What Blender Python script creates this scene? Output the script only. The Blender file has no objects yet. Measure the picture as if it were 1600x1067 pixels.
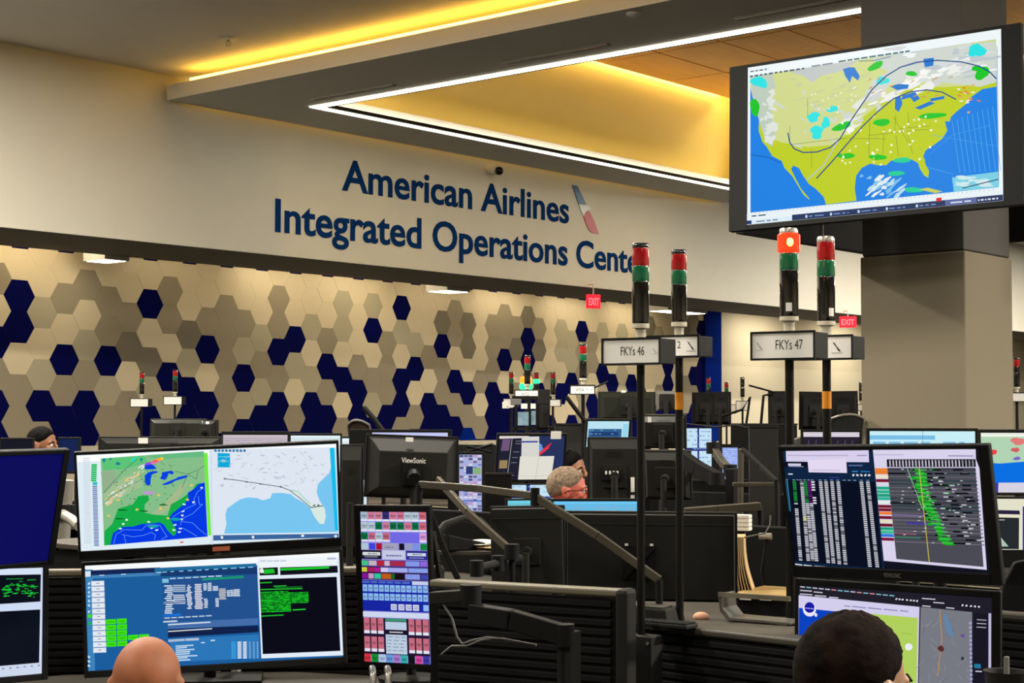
import bpy, bmesh, math, random
from mathutils import Vector, Matrix, Euler
from math import sin, cos, pi, radians as RD
random.seed(7)
SC = bpy.context.scene
COL = SC.collection

# ------------------------------------------------------------------ camera, world, lights, exposure
# room axes: X runs along the long sign wall, Y towards it, Z up; camera eye 1.6 m above the floor
FPX, CX, CY = 2580.0, 800.0, 533.5
YAW, PIT, ROL = RD(40.45), math.atan(123.5 / 2580), RD(0.13)
EYE = Vector((0, 0, 1.6))
_h = Vector((cos(YAW), sin(YAW), 0))
_r = Vector((_h.y, -_h.x, 0))
_f = _h * cos(PIT) + Vector((0, 0, 1)) * sin(PIT)
_u = _r.cross(_f)
_R = _r * cos(ROL) + _u * sin(ROL)
_U = _u * cos(ROL) - _r * sin(ROL)
cam_d = bpy.data.cameras.new('camera')
cam = bpy.data.objects.new('camera', cam_d)
COL.objects.link(cam)
cam.matrix_world = Matrix.Translation(EYE) @ Matrix((_R, _U, -_f)).transposed().to_4x4()
cam_d.sensor_width = 36
cam_d.lens = FPX / 1600 * 36
cam_d.shift_y = 0.0
cam_d.clip_end = 200
SC.camera = cam
SC.view_settings.view_transform = 'Standard'
SC.view_settings.look = 'None'
SC.view_settings.exposure = 0.0
SC.view_settings.gamma = 1.0
SC.view_settings.use_curve_mapping = False
world = bpy.data.worlds.new('world')
SC.world = world
world.use_nodes = True
world.node_tree.nodes['Background'].inputs[0].default_value = (1.0, 0.93, 0.82, 1)
world.node_tree.nodes['Background'].inputs[1].default_value = 0.12

def area(name, loc, sx, sy, power, col=(1, .93, .8), rot=(0, 0, 0)):
    l = bpy.data.lights.new(name, 'AREA'); l.shape = 'RECTANGLE'; l.size = sx; l.size_y = sy
    l.energy = power; l.color = col
    o = bpy.data.objects.new(name, l); COL.objects.link(o); o.location = loc; o.rotation_euler = rot
    return o
# fill lamps added out of view at ceiling height (each sits just under its own fixture, built below)
FILL_LAMPS = [(x, y) for x in (-1.5, 3.0, 6.6) for y in (-5.5, 1.2, 6.6, 11.2)]
for x, y in FILL_LAMPS:
    area('fill_lamp', (x, y, 5.36), 1.2, .3, {-1.5: 100, 3.0: 260, 6.6: 500}[x] if y > 10 else (260 if y > 6 else 95))
FAR_FILL_LAMPS = [(10.9, -3.4), (15, -1), (26.5, 2), (26.5, 6), (26.5, 10)] + [(33, y) for y in (2, 6, 10)]  # more added lamps, unseen, brightening the column side and plain wall
for x, y in FAR_FILL_LAMPS:
    area('fill_lamp', (x, y, 5.36), 1.2, .3, 700 if x > 20 else (1900 if x < 12 else 380))
def P(x, y, d):
    "point seen in direction (x, y) of the 1600x1067 frame at distance d along the view axis"
    return EYE + (_f + _R * ((x - CX) / FPX) - _U * ((y - CY) / FPX)) * d

# ------------------------------------------------------------------ materials
def s2l(c):
    return tuple(((v / 255 / 12.92) if v / 255 <= .04045 else (((v / 255) + .055) / 1.055) ** 2.4) for v in c[:3])
MATS = {}
def mat(name, rgb, rough=.6, metal=0, noise=0, nscale=40, bump=0, bscale=300, emis=None, estr=0, spec=.5, trans=0, coat=0):
    if name in MATS: return MATS[name]
    m = bpy.data.materials.new(name); m.use_nodes = True
    nt = m.node_tree; b = nt.nodes['Principled BSDF']
    c = s2l(rgb)
    b.inputs['Base Color'].default_value = (*c, 1)
    b.inputs['Roughness'].default_value = rough
    b.inputs['Metallic'].default_value = metal
    b.inputs['Specular IOR Level'].default_value = spec
    b.inputs['Transmission Weight'].default_value = trans
    b.inputs['Coat Weight'].default_value = coat
    tc = nt.nodes.new('ShaderNodeTexCoord')
    if noise:
        n = nt.nodes.new('ShaderNodeTexNoise'); n.inputs['Scale'].default_value = nscale; n.inputs['Detail'].default_value = 4
        mx = nt.nodes.new('ShaderNodeMix'); mx.data_type = 'RGBA'; mx.blend_type = 'MULTIPLY'
        mr = nt.nodes.new('ShaderNodeMapRange')
        mr.inputs[1].default_value = .3; mr.inputs[2].default_value = .7; mr.inputs[3].default_value = 1 - noise; mr.inputs[4].default_value = 1 + noise
        nt.links.new(tc.outputs['Object'], n.inputs['Vector'])
        nt.links.new(n.outputs['Fac'], mr.inputs[0])
        mx.inputs[0].default_value = 1; mx.inputs[6].default_value = (*c, 1)
        nt.links.new(mr.outputs[0], mx.inputs[7]); nt.links.new(mx.outputs[2], b.inputs['Base Color'])
    if bump:
        n2 = nt.nodes.new('ShaderNodeTexNoise'); n2.inputs['Scale'].default_value = bscale; n2.inputs['Detail'].default_value = 3
        bp = nt.nodes.new('ShaderNodeBump'); bp.inputs['Strength'].default_value = bump; bp.inputs['Distance'].default_value = .004
        nt.links.new(tc.outputs['Object'], n2.inputs['Vector']); nt.links.new(n2.outputs['Fac'], bp.inputs['Height'])
        nt.links.new(bp.outputs['Normal'], b.inputs['Normal'])
    if emis:
        b.inputs['Emission Color'].default_value = (*s2l(emis), 1); b.inputs['Emission Strength'].default_value = estr
    MATS[name] = m
    return m
M = {}
M['sign_wall'] = mat('sign_wall_paint', (226, 221, 205), .7, noise=.015, nscale=3, bump=.05, bscale=200)
M['ceiling'] = mat('ceiling_paint', (232, 226, 216), .9, noise=.02, nscale=2)
M['soffit'] = mat('soffit_paint', (216, 214, 208), .8, noise=.02, nscale=4)
M['fascia'] = mat('fascia_paint', (228, 224, 214), .8)
M['band'] = mat('bulkhead_edge_dark', (92, 86, 82), .7, noise=.05, nscale=5)
M['coffer'] = mat('coffer_wall_paint', (222, 208, 150), .8)
M['floor'] = mat('dark_carpet', (24, 24, 26), .95, spec=.1, noise=.2, nscale=60, bump=.3)
M['black'] = mat('black_plastic', (11, 11, 12), .6, spec=.25, noise=.08, nscale=30, bump=.05, bscale=500)
M['black_gloss'] = mat('black_gloss_plastic', (16, 16, 18), .2)
M['dark'] = mat('dark_grey_plastic', (30, 29, 27), .65, spec=.25, noise=.06, nscale=30, bump=.04, bscale=600)
M['olive'] = mat('olive_black_plastic', (32, 34, 26), .35, noise=.06, nscale=12)
M['grey'] = mat('grey_plastic', (110, 108, 104), .5)
M['lgrey'] = mat('pale_grey_metal', (176, 172, 162), .4, metal=.3)
M['desk'] = mat('desk_laminate', (66, 61, 53), .5, noise=.05, nscale=8)
M['desk_dark'] = mat('dark_desk_panel', (8, 8, 8), .7, spec=.2, noise=.1, nscale=14)
M['pole'] = mat('black_pole_metal', (24, 23, 22), .35, metal=.4)
M['orange_tape'] = mat('orange_tape', (235, 150, 30), .5)
M['white'] = mat('white_plastic', (228, 224, 214), .45)
M['label'] = mat('white_label', (252, 250, 244), .6)
M['paper'] = mat('brown_paper', (206, 176, 128), .8, noise=.08, nscale=25)
M['paper_white'] = mat('white_paper', (232, 228, 218), .8)
M['led_warm'] = mat('warm_led', (255, 236, 170), emis=(255, 196, 70), estr=12)
M['led_coffer'] = mat('coffer_led', (255, 236, 170), emis=(255, 228, 140), estr=42)
M['led_gap'] = mat('gap_led', (255, 236, 170), emis=(255, 206, 110), estr=4)
M['led_fill'] = mat('coffer_fill_led', (255, 240, 190), emis=(255, 230, 160), estr=9)
M['led_white'] = mat('white_led_strip', (255, 250, 240), emis=(255, 246, 222), estr=9)
M['blue_ink'] = mat('navy_vinyl', (14, 54, 112), .95, spec=.03)
M['navy'] = mat('navy_felt', (9, 13, 74), 1, spec=.02, noise=.15, nscale=120, bump=.2)
M['felt_blue'] = mat('bright_navy_felt', (6, 36, 128), 1, spec=.02, noise=.1, nscale=120, bump=.2)
M['felt_dark'] = mat('dark_taupe_felt', (128, 119, 100), .95, noise=.06, nscale=120, bump=.2)
M['felt_mid'] = mat('taupe_felt', (158, 146, 122), .95, noise=.05, nscale=120, bump=.2)
M['felt_tan'] = mat('sand_felt', (182, 172, 144), .95, noise=.05, nscale=120, bump=.2)
M['felt_cream'] = mat('cream_felt', (222, 206, 172), .95, noise=.04, nscale=120, bump=.2)
M['plain_wall'] = mat('beige_wall_paint', (214, 204, 180), .8, noise=.02, nscale=3)
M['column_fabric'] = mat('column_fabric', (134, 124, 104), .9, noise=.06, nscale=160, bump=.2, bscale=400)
M['column_upper'] = mat('column_upper_shade', (86, 82, 78), .8, noise=.03, nscale=60)  # shade from the big screens put into the upper column colour
M['red_glow'] = mat('red_exit_glow', (255, 30, 40), emis=(255, 24, 48), estr=1.3)
M['silver'] = mat('silver_tube', (190, 186, 178), .3, metal=.7)

# wood coffer ceiling tiles
def wood():
    m = bpy.data.materials.new('wood_ceiling_tiles'); m.use_nodes = True
    nt = m.node_tree; b = nt.nodes['Principled BSDF']; b.inputs['Roughness'].default_value = .6
    tc = nt.nodes.new('ShaderNodeTexCoord'); mp = nt.nodes.new('ShaderNodeMapping'); mp.inputs['Scale'].default_value = (.6, 14, 1)
    n = nt.nodes.new('ShaderNodeTexNoise'); n.inputs['Scale'].default_value = 2.5; n.inputs['Detail'].default_value = 6
    cr = nt.nodes.new('ShaderNodeValToRGB')
    cr.color_ramp.elements[0].color = (*s2l((170, 112, 34)), 1); cr.color_ramp.elements[1].color = (*s2l((216, 158, 62)), 1)
    nt.links.new(tc.outputs['Object'], mp.inputs[0]); nt.links.new(mp.outputs[0], n.inputs['Vector'])
    nt.links.new(n.outputs['Fac'], cr.inputs[0]); nt.links.new(cr.outputs[0], b.inputs['Base Color'])
    return m
M['wood'] = wood()

def screen_mat():
    m = bpy.data.materials.new('lit_screen'); m.use_nodes = True
    nt = m.node_tree; b = nt.nodes['Principled BSDF']
    b.inputs['Base Color'].default_value = (.004, .004, .006, 1); b.inputs['Roughness'].default_value = .3
    b.inputs['Specular IOR Level'].default_value = .04
    a = nt.nodes.new('ShaderNodeAttribute'); a.attribute_name = 'Col'
    nt.links.new(a.outputs['Color'], b.inputs['Emission Color']); b.inputs['Emission Strength'].default_value = 1.0
    return m
M['screen'] = screen_mat()

# ------------------------------------------------------------------ mesh helpers
class MB:
    def __init__(s, T=None):
        s.v = []; s.f = []; s.m = []; s.T = T or Matrix(); s.mi = 0
    def add(s, vs, fs):
        n = len(s.v); s.v += [tuple(s.T @ Vector(p)) for p in vs]
        s.f += [tuple(i + n for i in f) for f in fs]; s.m += [s.mi] * len(fs)
        return s
    def box(s, c, d, R=None):
        x, y, z = [k / 2 for k in d]; c = Vector(c)
        vs = [Vector((a * x, b * y, e * z)) for a in (-1, 1) for b in (-1, 1) for e in (-1, 1)]
        if R is not None: vs = [R @ v for v in vs]
        return s.add([c + v for v in vs], [(0, 1, 3, 2), (4, 6, 7, 5), (0, 4, 5, 1), (2, 3, 7, 6), (0, 2, 6, 4), (1, 5, 7, 3)])
    def box2(s, a, b):
        return s.box([(a[i] + b[i]) / 2 for i in range(3)], [abs(a[i] - b[i]) for i in range(3)])
    def tube(s, pts, r, n=10, caps=True):
        pts = [Vector(p) for p in pts]
        rs = r if isinstance(r, (list, tuple)) else [r] * len(pts)
        vs = []; prev = None
        for i, p in enumerate(pts):
            d = (pts[min(i + 1, len(pts) - 1)] - pts[max(i - 1, 0)]).normalized()
            a = Vector((0, 0, 1)) if abs(d.z) < .9 else Vector((1, 0, 0))
            if prev is not None:
                e1 = (prev - d * prev.dot(d)).normalized()
            else: e1 = d.cross(a).normalized()
            prev = e1; e2 = d.cross(e1)
            for k in range(n):
                t = 2 * pi * k / n
                vs.append(p + (e1 * cos(t) + e2 * sin(t)) * rs[i])
        fs = [(i * n + k, i * n + (k + 1) % n, (i + 1) * n + (k + 1) % n, (i + 1) * n + k) for i in range(len(pts) - 1) for k in range(n)]
        if caps:
            fs.append(tuple(range(n))[::-1]); fs.append(tuple((len(pts) - 1) * n + k for k in range(n)))
        return s.add(vs, fs)
    def bar(s, a, b, w, h):
        "rectangular bar between two points, w across, h tall"
        a, b = Vector(a), Vector(b); d = (b - a).normalized()
        up = Vector((0, 0, 1)) if abs(d.z) < .95 else Vector((1, 0, 0))
        x = d.cross(up).normalized() * w / 2; z = x.cross(d).normalized() * h / 2
        vs = [p + i * x + j * z for p in (a, b) for i, j in ((-1, -1), (1, -1), (1, 1), (-1, 1))]
        return s.add(vs, [(0, 3, 2, 1), (4, 5, 6, 7), (0, 1, 5, 4), (1, 2, 6, 5), (2, 3, 7, 6), (3, 0, 4, 7)])
    def lathe(s, prof, c=(0, 0, 0), n=20):
        c = Vector(c); vs = []; k = len(prof)
        for i in range(n):
            t = 2 * pi * i / n
            vs += [c + Vector((r * cos(t), r * sin(t), z)) for r, z in prof]
        fs = [(i * k + j, ((i + 1) % n) * k + j, ((i + 1) % n) * k + j + 1, i * k + j + 1) for i in range(n) for j in range(k - 1)]
        fs.append(tuple(i * k for i in range(n))[::-1]); fs.append(tuple(i * k + k - 1 for i in range(n)))
        return s.add(vs, fs)
    def prism(s, poly, y0, y1):
        "poly in local x,z extruded along y"
        n = len(poly)
        a = sum(poly[i][0] * poly[(i + 1) % n][1] - poly[(i + 1) % n][0] * poly[i][1] for i in range(n))
        if a < 0: poly = poly[::-1]
        vs = [(p[0], y0, p[1]) for p in poly] + [(p[0], y1, p[1]) for p in poly]
        return s.add(vs, [tuple(range(n)), tuple(range(2 * n - 1, n - 1, -1))] + [((i + 1) % n, i, n + i, n + (i + 1) % n) for i in range(n)])
    def ball(s, c, r, n=12, m=8):
        if not isinstance(r, (tuple, list)): r = (r, r, r)
        c = Vector(c); vs = [c + Vector((0, 0, r[2]))]
        for j in range(1, m):
            for i in range(n):
                t, p = 2 * pi * i / n, pi * j / m
                vs.append(c + Vector((r[0] * sin(p) * cos(t), r[1] * sin(p) * sin(t), r[2] * cos(p))))
        vs.append(c - Vector((0, 0, r[2])))
        fs = [(0, 1 + i, 1 + (i + 1) % n) for i in range(n)]
        for j in range(m - 2):
            for i in range(n):
                a = 1 + j * n; fs.append((a + i, a + n + i, a + n + (i + 1) % n, a + (i + 1) % n))
        a = 1 + (m - 2) * n
        fs += [(a + i, len(vs) - 1, a + (i + 1) % n) for i in range(n)]
        return s.add(vs, fs)
    def build(s, name, mats, parent=None, bevel=0, smooth=False, label=None):
        me = bpy.data.meshes.new(name); me.from_pydata(s.v, [], s.f)
        for m in (mats if isinstance(mats, (list, tuple)) else [mats]): me.materials.append(M[m] if isinstance(m, str) else m)
        me.polygons.foreach_set('material_index', s.m)
        if smooth:
            me.polygons.foreach_set('use_smooth', [True] * len(me.polygons))
        me.update()
        o = bpy.data.objects.new(name, me); COL.objects.link(o)
        if parent: o.parent = parent
        if smooth:
            try: me.set_sharp_from_angle(angle=RD(40))
            except Exception: pass
        if bevel:
            b = o.modifiers.new('bevel', 'BEVEL'); b.width = bevel; b.segments = 2; b.limit_method = 'ANGLE'; b.angle_limit = RD(40)
        if label: o['label'] = label
        return o
def tag(o, label=None, cat=None, group=None, kind=None):
    if label: o['label'] = label
    if cat: o['category'] = cat
    if group: o['group'] = group
    if kind: o['kind'] = kind
    return o
def struct(o): o['kind'] = 'structure'; return o
def empty(name, loc, label, cat, rz=0, group=None):
    o = bpy.data.objects.new(name, None); COL.objects.link(o); o.empty_display_size = .1
    o.location = loc; o.rotation_euler = (0, 0, rz)
    return tag(o, label, cat, group)
def copy_tree(o, parent=None):
    c = o.copy(); COL.objects.link(c); c.parent = parent
    for ch in list(o.children): copy_tree(ch, c)
    return c
def text_mesh(body, x0, x1, z0, z1, name, mt, parent=None, T=None, off=.0, ext=.004, capref=None):
    "lettering standing in the x-z plane facing -y, scaled into the given box (z0 baseline, z1 cap height)"
    cu = bpy.data.curves.new('t', 'FONT'); cu.body = body; cu.size = 1; cu.offset = off; cu.extrude = .01; cu.resolution_u = 4
    o = bpy.data.objects.new('t', cu); COL.objects.link(o)
    dg = bpy.context.evaluated_depsgraph_get(); dg.update()
    me = bpy.data.meshes.new_from_object(o.evaluated_get(dg)); bpy.data.objects.remove(o)
    xs = [v.co.x for v in me.vertices]; ax, bx = min(xs), max(xs)
    cap = .729 + off
    sx = (x1 - x0) / (bx - ax); sz = (z1 - z0) / cap
    T = T or Matrix()
    for v in me.vertices:
        x, y, z = v.co
        v.co = T @ Vector((x0 + (x - ax) * sx, -z / .01 * ext, z0 + y * sz))
    me.name = name
    me.materials.clear(); me.materials.append(M[mt] if isinstance(mt, str) else mt)
    o = bpy.data.objects.new(name, me); COL.objects.link(o)
    if parent: o.parent = parent
    return o

# ------------------------------------------------------------------ screen artwork canvas
def hexc(c):
    if isinstance(c, str): return tuple(int(c[i:i + 2], 16) for i in (0, 2, 4))
    return c
class Canvas:
    "flat artwork on a screen; w,h metres; u,v from the top-left corner, both 0..1"
    def __init__(s, w, h, bg):
        s.w, s.h = w, h; s.v = []; s.f = []; s.c = []; s.lay = 0; s.q = None; s.step = .00004
        s.rect(0, 0, 1, 1, bg)
    def quad(s, *pts):  # map coordinates from a four-cornered source drawing (TL,TR,BR,BL)
        s.q = [Vector(p) for p in pts] if pts else None
    def uv(s, p):
        if s.q is None: return p
        a, b, c, d = s.q; p = Vector(p); u = v = .5
        for _ in range(8):
            X = a * (1 - u) * (1 - v) + b * u * (1 - v) + c * u * v + d * (1 - u) * v - p
            du = (b - a) * (1 - v) + (c - d) * v; dv = (d - a) * (1 - u) + (c - b) * u
            D = du.x * dv.y - du.y * dv.x
            u -= (X.x * dv.y - X.y * dv.x) / D; v -= (du.x * X.y - du.y * X.x) / D
        return (u, v)
    def up(s): s.lay += 1
    def _put(s, pts, col):
        n = len(s.v); y = -s.lay * s.step
        for u, v in pts:
            u = min(max(u, 0), 1); v = min(max(v, 0), 1)
            s.v.append(((u - .5) * s.w, y, (.5 - v) * s.h))
        s.f.append(tuple(range(n, n + len(pts)))); s.c.append(s2l(hexc(col)))
    def poly(s, pts, col, inc=.25):
        s.lay += inc
        from mathutils.geometry import tessellate_polygon
        P2 = [s.uv(p) for p in pts]
        for t in tessellate_polygon([[Vector((p[0], p[1], 0)) for p in P2]]):
            tri = [P2[i] for i in t]
            a = (tri[1][0] - tri[0][0]) * (tri[2][1] - tri[0][1]) - (tri[2][0] - tri[0][0]) * (tri[1][1] - tri[0][1])
            if a > 0: tri = tri[::-1]
            s._put(tri, col)
    def rect(s, x0, y0, x1, y1, col):
        s.lay += .25; s._put([s.uv(p) for p in ((x0, y1), (x1, y1), (x1, y0), (x0, y0))], col)
    def line(s, pts, w, col):
        s.lay += .02
        for a, b in zip(pts[:-1], pts[1:]):
            a, b = Vector(a), Vector(b)
            if (b - a).length < 1e-6: continue
            d = (b - a).normalized(); n = Vector((-d.y, d.x)) * w / 2; e = d * w * .3
            s.poly([a - e + n, b + e + n, b + e - n, a - e - n], col, 0)
    def blob(s, x, y, rx, ry, col, rough=.35, n=16, ang=0):
        n = max(n, 14 if max(rx, ry) > 8 else 9)
        a1, a2, a3 = (random.uniform(0, 6.28) for _ in range(3))
        ps = []
        for i in range(n):
            t = 2 * pi * i / n; k = 1 + rough * (.5 * sin(2 * t + a1) + .35 * sin(3 * t + a2) + .25 * sin(5 * t + a3))
            a, b = rx * cos(t) * k, ry * sin(t) * k
            ps.append((x + a * cos(ang) - b * sin(ang), y + a * sin(ang) + b * cos(ang)))
        s.poly(ps, col)
    def words(s, x0, y, x1, h, col, mn=.012, mx=.05, gap=.008, fill=1.0, dx=(0, 0)):
        "one line of small writing, as broken dashes"
        x = x0
        while x < x1:
            w = random.uniform(mn, mx)
            if random.random() < fill: s.rect(x, y, min(x + w, x1), y + h, col)
            x += w + gap
    def build(s, name, parent, T):
        me = bpy.data.meshes.new(name); me.from_pydata([tuple(T @ Vector(p)) for p in s.v], [], s.f)
        me.materials.append(M['screen'])
        a = me.color_attributes.new('Col', 'FLOAT_COLOR', 'CORNER')
        k = 0
        for p, c in zip(me.polygons, s.c):
            for _ in p.vertices: a.data[k].color = (*c, 1); k += 1
        me.update()
        o = bpy.data.objects.new(name, me); COL.objects.link(o); o.parent = parent
        return o
# ------------------------------------------------------------------ the room
ZC = 5.42
MB().box2((-8, -14, -.1), (52, 20.5, 0)).build('floor', 'floor')['kind'] = 'structure'
# main ceiling with an opening for the coffer
c = MB()
CX0, CX1, CY0, CY1 = 12.53, 21.2, 1.5, 13.68
c.box2((-8, -14, ZC), (CX0 - .4, 14.7, ZC + .12)); c.box2((CX1 + .4, -14, ZC), (52, 14.7, ZC + .12))
c.box2((CX0 - .4, -14, ZC), (CX1 + .4, CY0 - .4, ZC + .12)); c.box2((CX0 - .4, CY1 + .4, ZC), (CX1 + .4, 14.7, ZC + .12))
struct(c.build('ceiling', 'ceiling'))
# bulkhead carrying the lettering
struct(MB().box2((-8, 14.7, 3.54), (52, 14.85, ZC + .12)).build('wall_back_bulkhead', 'sign_wall'))
struct(MB().box2((-8, 14.71, 3.535), (52, 16.2, 3.60)).build('trim_1', 'band'))
struct(MB().box2((-8, 14.85, 3.95), (52, 20.5, 4.05)).build('ceiling_recess', 'plain_wall'))
struct(MB().box2((-8, 16.1, 3.6), (52, 16.2, 3.95)).build('trim_2', 'plain_wall'))
# surrounding walls of the hall
struct(MB().box2((-8.1, -14, 0), (-8, 20.5, 6.6)).build('wall_left', 'plain_wall'))
struct(MB().box2((-8, -14.1, 0), (52, -14, 6.6)).build('wall_front', 'plain_wall'))
struct(MB().box2((52, -14, 0), (52.1, 20.5, 6.6)).build('wall_right', 'plain_wall'))
struct(MB().box2((27.7, 18.55, 0), (52, 18.7, 3.95)).build('wall_back_plain', 'plain_wall'))

# hexagon felt wall
HA = .09069; HS = .337415; HH = .368835; HD = .0108629; H0 = Vector((10.9316, 16.9, 3.04697))
HEX = '''-3:GLTBGBB|-2:LBTGLBB|-1:GLBGBBB|0:LBBLGGB|1:LTLTBGB|2:LGLBGBB|3:GLTGBBB|4:LGGBTGG|5:LGDLGGB|6:LBLDTBB|7:GGLBTBB|8:LLDTBBB|9:LGBLBBB|10:LGGGGGB|11:LGTBTBB|12:LLTGTBB|13:GGBGBBB|14:LLBTLGB|15:LTLTBBB|16:LLGBGBB|17:TTLBLGB|18:LLLGBBB|19:TBLGTBB|20:LLGGGBB|21:BTLBBGB|22:LLTBLGB|23:LLGLBBB|24:LDBGGBB|25:GGLBGBB|26:LDDLBGC|27:LLLGLGB|28:LGGGBBB|29:GGBLBBB|30:LGDLGBB|31:DBBGBBB|32:LGDLBBB|33:LLLGLBB|34:LTTLBLB|35:LTTBLBB|36:LBGGGGB|37:LGGLBBB|38:LTLBGBB|39:LLLBBBB|40:LTLTTBB|41:LLLBBBB|42:LLLLBBB|43:DGLLGBB|44:LTLLGBB|45:LLBBBBB|46:LLLLLBB|47:DGLGGBB|48:GGLBGBB|49:BBBBBBB'''
KEY = {'B': 1, 'D': 2, 'G': 3, 'T': 4, 'L': 5, 'C': 6}
hx = MB()
tiles = dict((int(a.split(':')[0]), a.split(':')[1]) for a in HEX.replace('\n', '').split('|'))
for cc in range(-24, 50):
    st = tiles.get(cc) or tiles[(cc * 7 + 3) % 40 // 2 * 2 + (cc & 1)]
    st = ('B' if cc % 2 == 0 else 'L') + st
    for k, ch in enumerate(st):
        row = k - 2 + (0 if cc % 2 == 0 else .5)
        s_ = cc * HS; zc = H0.z - row * HH + HD * s_
        w = HS / .75 / 2; hh = HH / 2
        pts = [(s_ - w, zc), (s_ - w / 2, zc - hh), (s_ + w / 2, zc - hh), (s_ + w, zc), (s_ + w / 2, zc + hh), (s_ - w / 2, zc + hh)]
        if zc - hh > 3.9: continue
        if zc - hh < 1.28:
            if zc + hh < 1.3: continue
            zb = max(zc - hh, 1.28)
            fr = lambda z: w - (w / 2) * abs(z - zc) / hh
            if zb < zc: pts = [(s_ - w, zc), (s_ - fr(zb), zb), (s_ + fr(zb), zb), (s_ + w, zc), (s_ + w / 2, zc + hh), (s_ - w / 2, zc + hh)]
            else: pts = [(s_ - fr(zb), zb), (s_ + fr(zb), zb), (s_ + w / 2, zc + hh), (s_ - w / 2, zc + hh)]
        hx.mi = KEY[ch]
        # front face plus thin bevelled rim
        inn = [((x - s_) * .99 + s_, (z - zc) * .99 + zc) for x, z in pts]
        n = len(pts)
        hx.add([(x, 0, z) for x, z in inn] + [(x, .002, z) for x, z in pts],
               [tuple(range(n))] + [((i + 1) % n, i, n + i, n + (i + 1) % n) for i in range(n)])
hx.mi = 0
hx.box2((-8.5, .012, 1.28), (16.75, .06, 3.98))
hx.mi = 7
hx.box2((-8.5, -.05, 0), (16.75, .06, 1.28))
hx.mi = 6
hx.box2((16.62, -.03, 1.2), (17.3, .08, 3.98))
hx.T = Matrix()
hw = hx.build('wall_back_hexagon', ['felt_cream', 'navy', 'felt_dark', 'felt_mid', 'felt_tan', 'felt_cream', 'felt_blue', 'plain_wall'])
hw.location = (H0.x, H0.y, 0); hw.rotation_euler = (0, 0, HA); struct(hw)

# light boxes in the recess over the hexagon wall
def box_light(x0, y0, x1, y1, lab):
    r = empty('recess_light', ((x0 + x1) / 2, (y0 + y1) / 2, 3.949), lab, 'ceiling light', 0, 'light boxes in the recess over the hexagon wall')
    wx, wy = abs(x1 - x0), abs(y1 - y0)
    MB().box((0, 0, -.23), (wx, wy, .46)).build('housing', 'white', r)
    MB().box((0, 0, -.462), (wx - .06, wy - .06, .006)).build('diffuser', 'led_white', r)
def wall_x(px, Y): # X on plane Y at image column px
    d = _f + _R * ((px - CX) / FPX); return EYE.x + d.x * (Y / d.y)
def wall_z(py, px, Y):
    d = _f + _R * ((px - CX) / FPX) - _U * ((py - CY) / FPX); return 1.6 + d.z * (Y / d.y)
for px, lab in ((128, 'small white light box above the dark blue hexagons at left end of wall'),
                (665, 'white light box over the hexagon wall, below the second line of lettering'),
                (1012, 'white light box behind the pole lights at far end of the hexagon wall')):
    X = wall_x(px, 16.65); box_light(X, 16.22, X + {128: .35, 665: .5, 1012: 1.2}[px], 16.65, lab)
for x, w_ in ((-4, 14), (1, 14), (5.5, 14), (8.6, 13), (11.0, 13), (13.2, 6), (15.2, 15), (16.9, 15), (18.8, 8), (20.6, 16), (22.6, 16), (24.6, 16)):   # wall washers in the slot above the felt
    y = 16.9 + max(x - 10.93, -5) * .0909
    area('recess_lamp', (x, y - .45, 3.9), 1.5, .1, w_, (1, .86, .62), (RD(-10), 0, 0))
for x in (29.5, 33, 36.5, 40):
    area('recess_lamp', (x, 17.6, 3.9), 1.6, .3, 60, (1, .9, .7), (0, 0, 0))

# ceiling cloud with fascia, soffit ring and coffer
fs = MB()
X0, X1, Y1c, Y0c, ZB, ZT = 11.27, 22.4, 14.6, .2, 5.12, 5.27
fs.mi = 0
fs.box2((X0, Y0c, ZB), (CX0, Y1c, ZT)); fs.box2((CX1, Y0c, ZB), (X1, Y1c, ZT))
fs.box2((CX0, CY1, ZB), (CX1, Y1c, ZT)); fs.box2((CX0, Y0c, ZB), (CX1, CY0, ZT))
struct(fs.build('ceiling_cloud', 'soffit'))
fz = MB()
fz.box2((X0 - .012, Y0c, ZB - .004), (X0, Y1c, ZT + .01)); fz.box2((X1, Y0c, ZB), (X1 + .012, Y1c, ZT + .01))
fz.box2((X0, Y1c, ZB - .004), (X1, Y1c + .012, ZT + .01))
struct(fz.build('trim_3', 'fascia'))
co = MB()
HC = 6.54; SB = .25
co.box2((CX0 - SB - .1, CY1 + SB, ZT), (CX1 + SB + .1, CY1 + SB + .1, HC + .3)); co.box2((CX0 - SB - .1, CY0 - SB - .1, ZT), (CX1 + SB + .1, CY0 - SB, HC + .3))
co.box2((CX0 - SB - .1, CY0 - SB, ZT), (CX0 - SB, CY1 + SB, HC + .3)); co.box2((CX1 + SB, CY0 - SB, ZT), (CX1 + SB + .1, CY1 + SB, HC + .3))
struct(co.build('wall_coffer', 'coffer'))
struct(MB().box2((CX0 - .35, CY0 - .35, HC + .3), (CX1 + .35, CY1 + .35, HC + .36)).build('ceiling_coffer_lid', 'coffer'))
wd = MB()

TX, TY = 1.65, 1.0
ys = [CY1 + .07 - i * TY for i in range(0, 13)]
xs = [CX1 + .07 - i * TX for i in range(0, 7)]
for i in range(len(xs) - 1):
    for j in range(len(ys) - 1):
        xa = max(xs[i + 1] + .03, CX0 - .07); wd.box2((xa, ys[j + 1] + .03, HC), (xs[i], ys[j], HC + .04))
struct(wd.build('ceiling_wood_tiles', 'wood', bevel=.004))
def strip(name, a, b, mt, lab, cat='led strip', group=None):
    return tag(MB().box2(a, b).build(name, mt), lab, cat, group)
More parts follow.
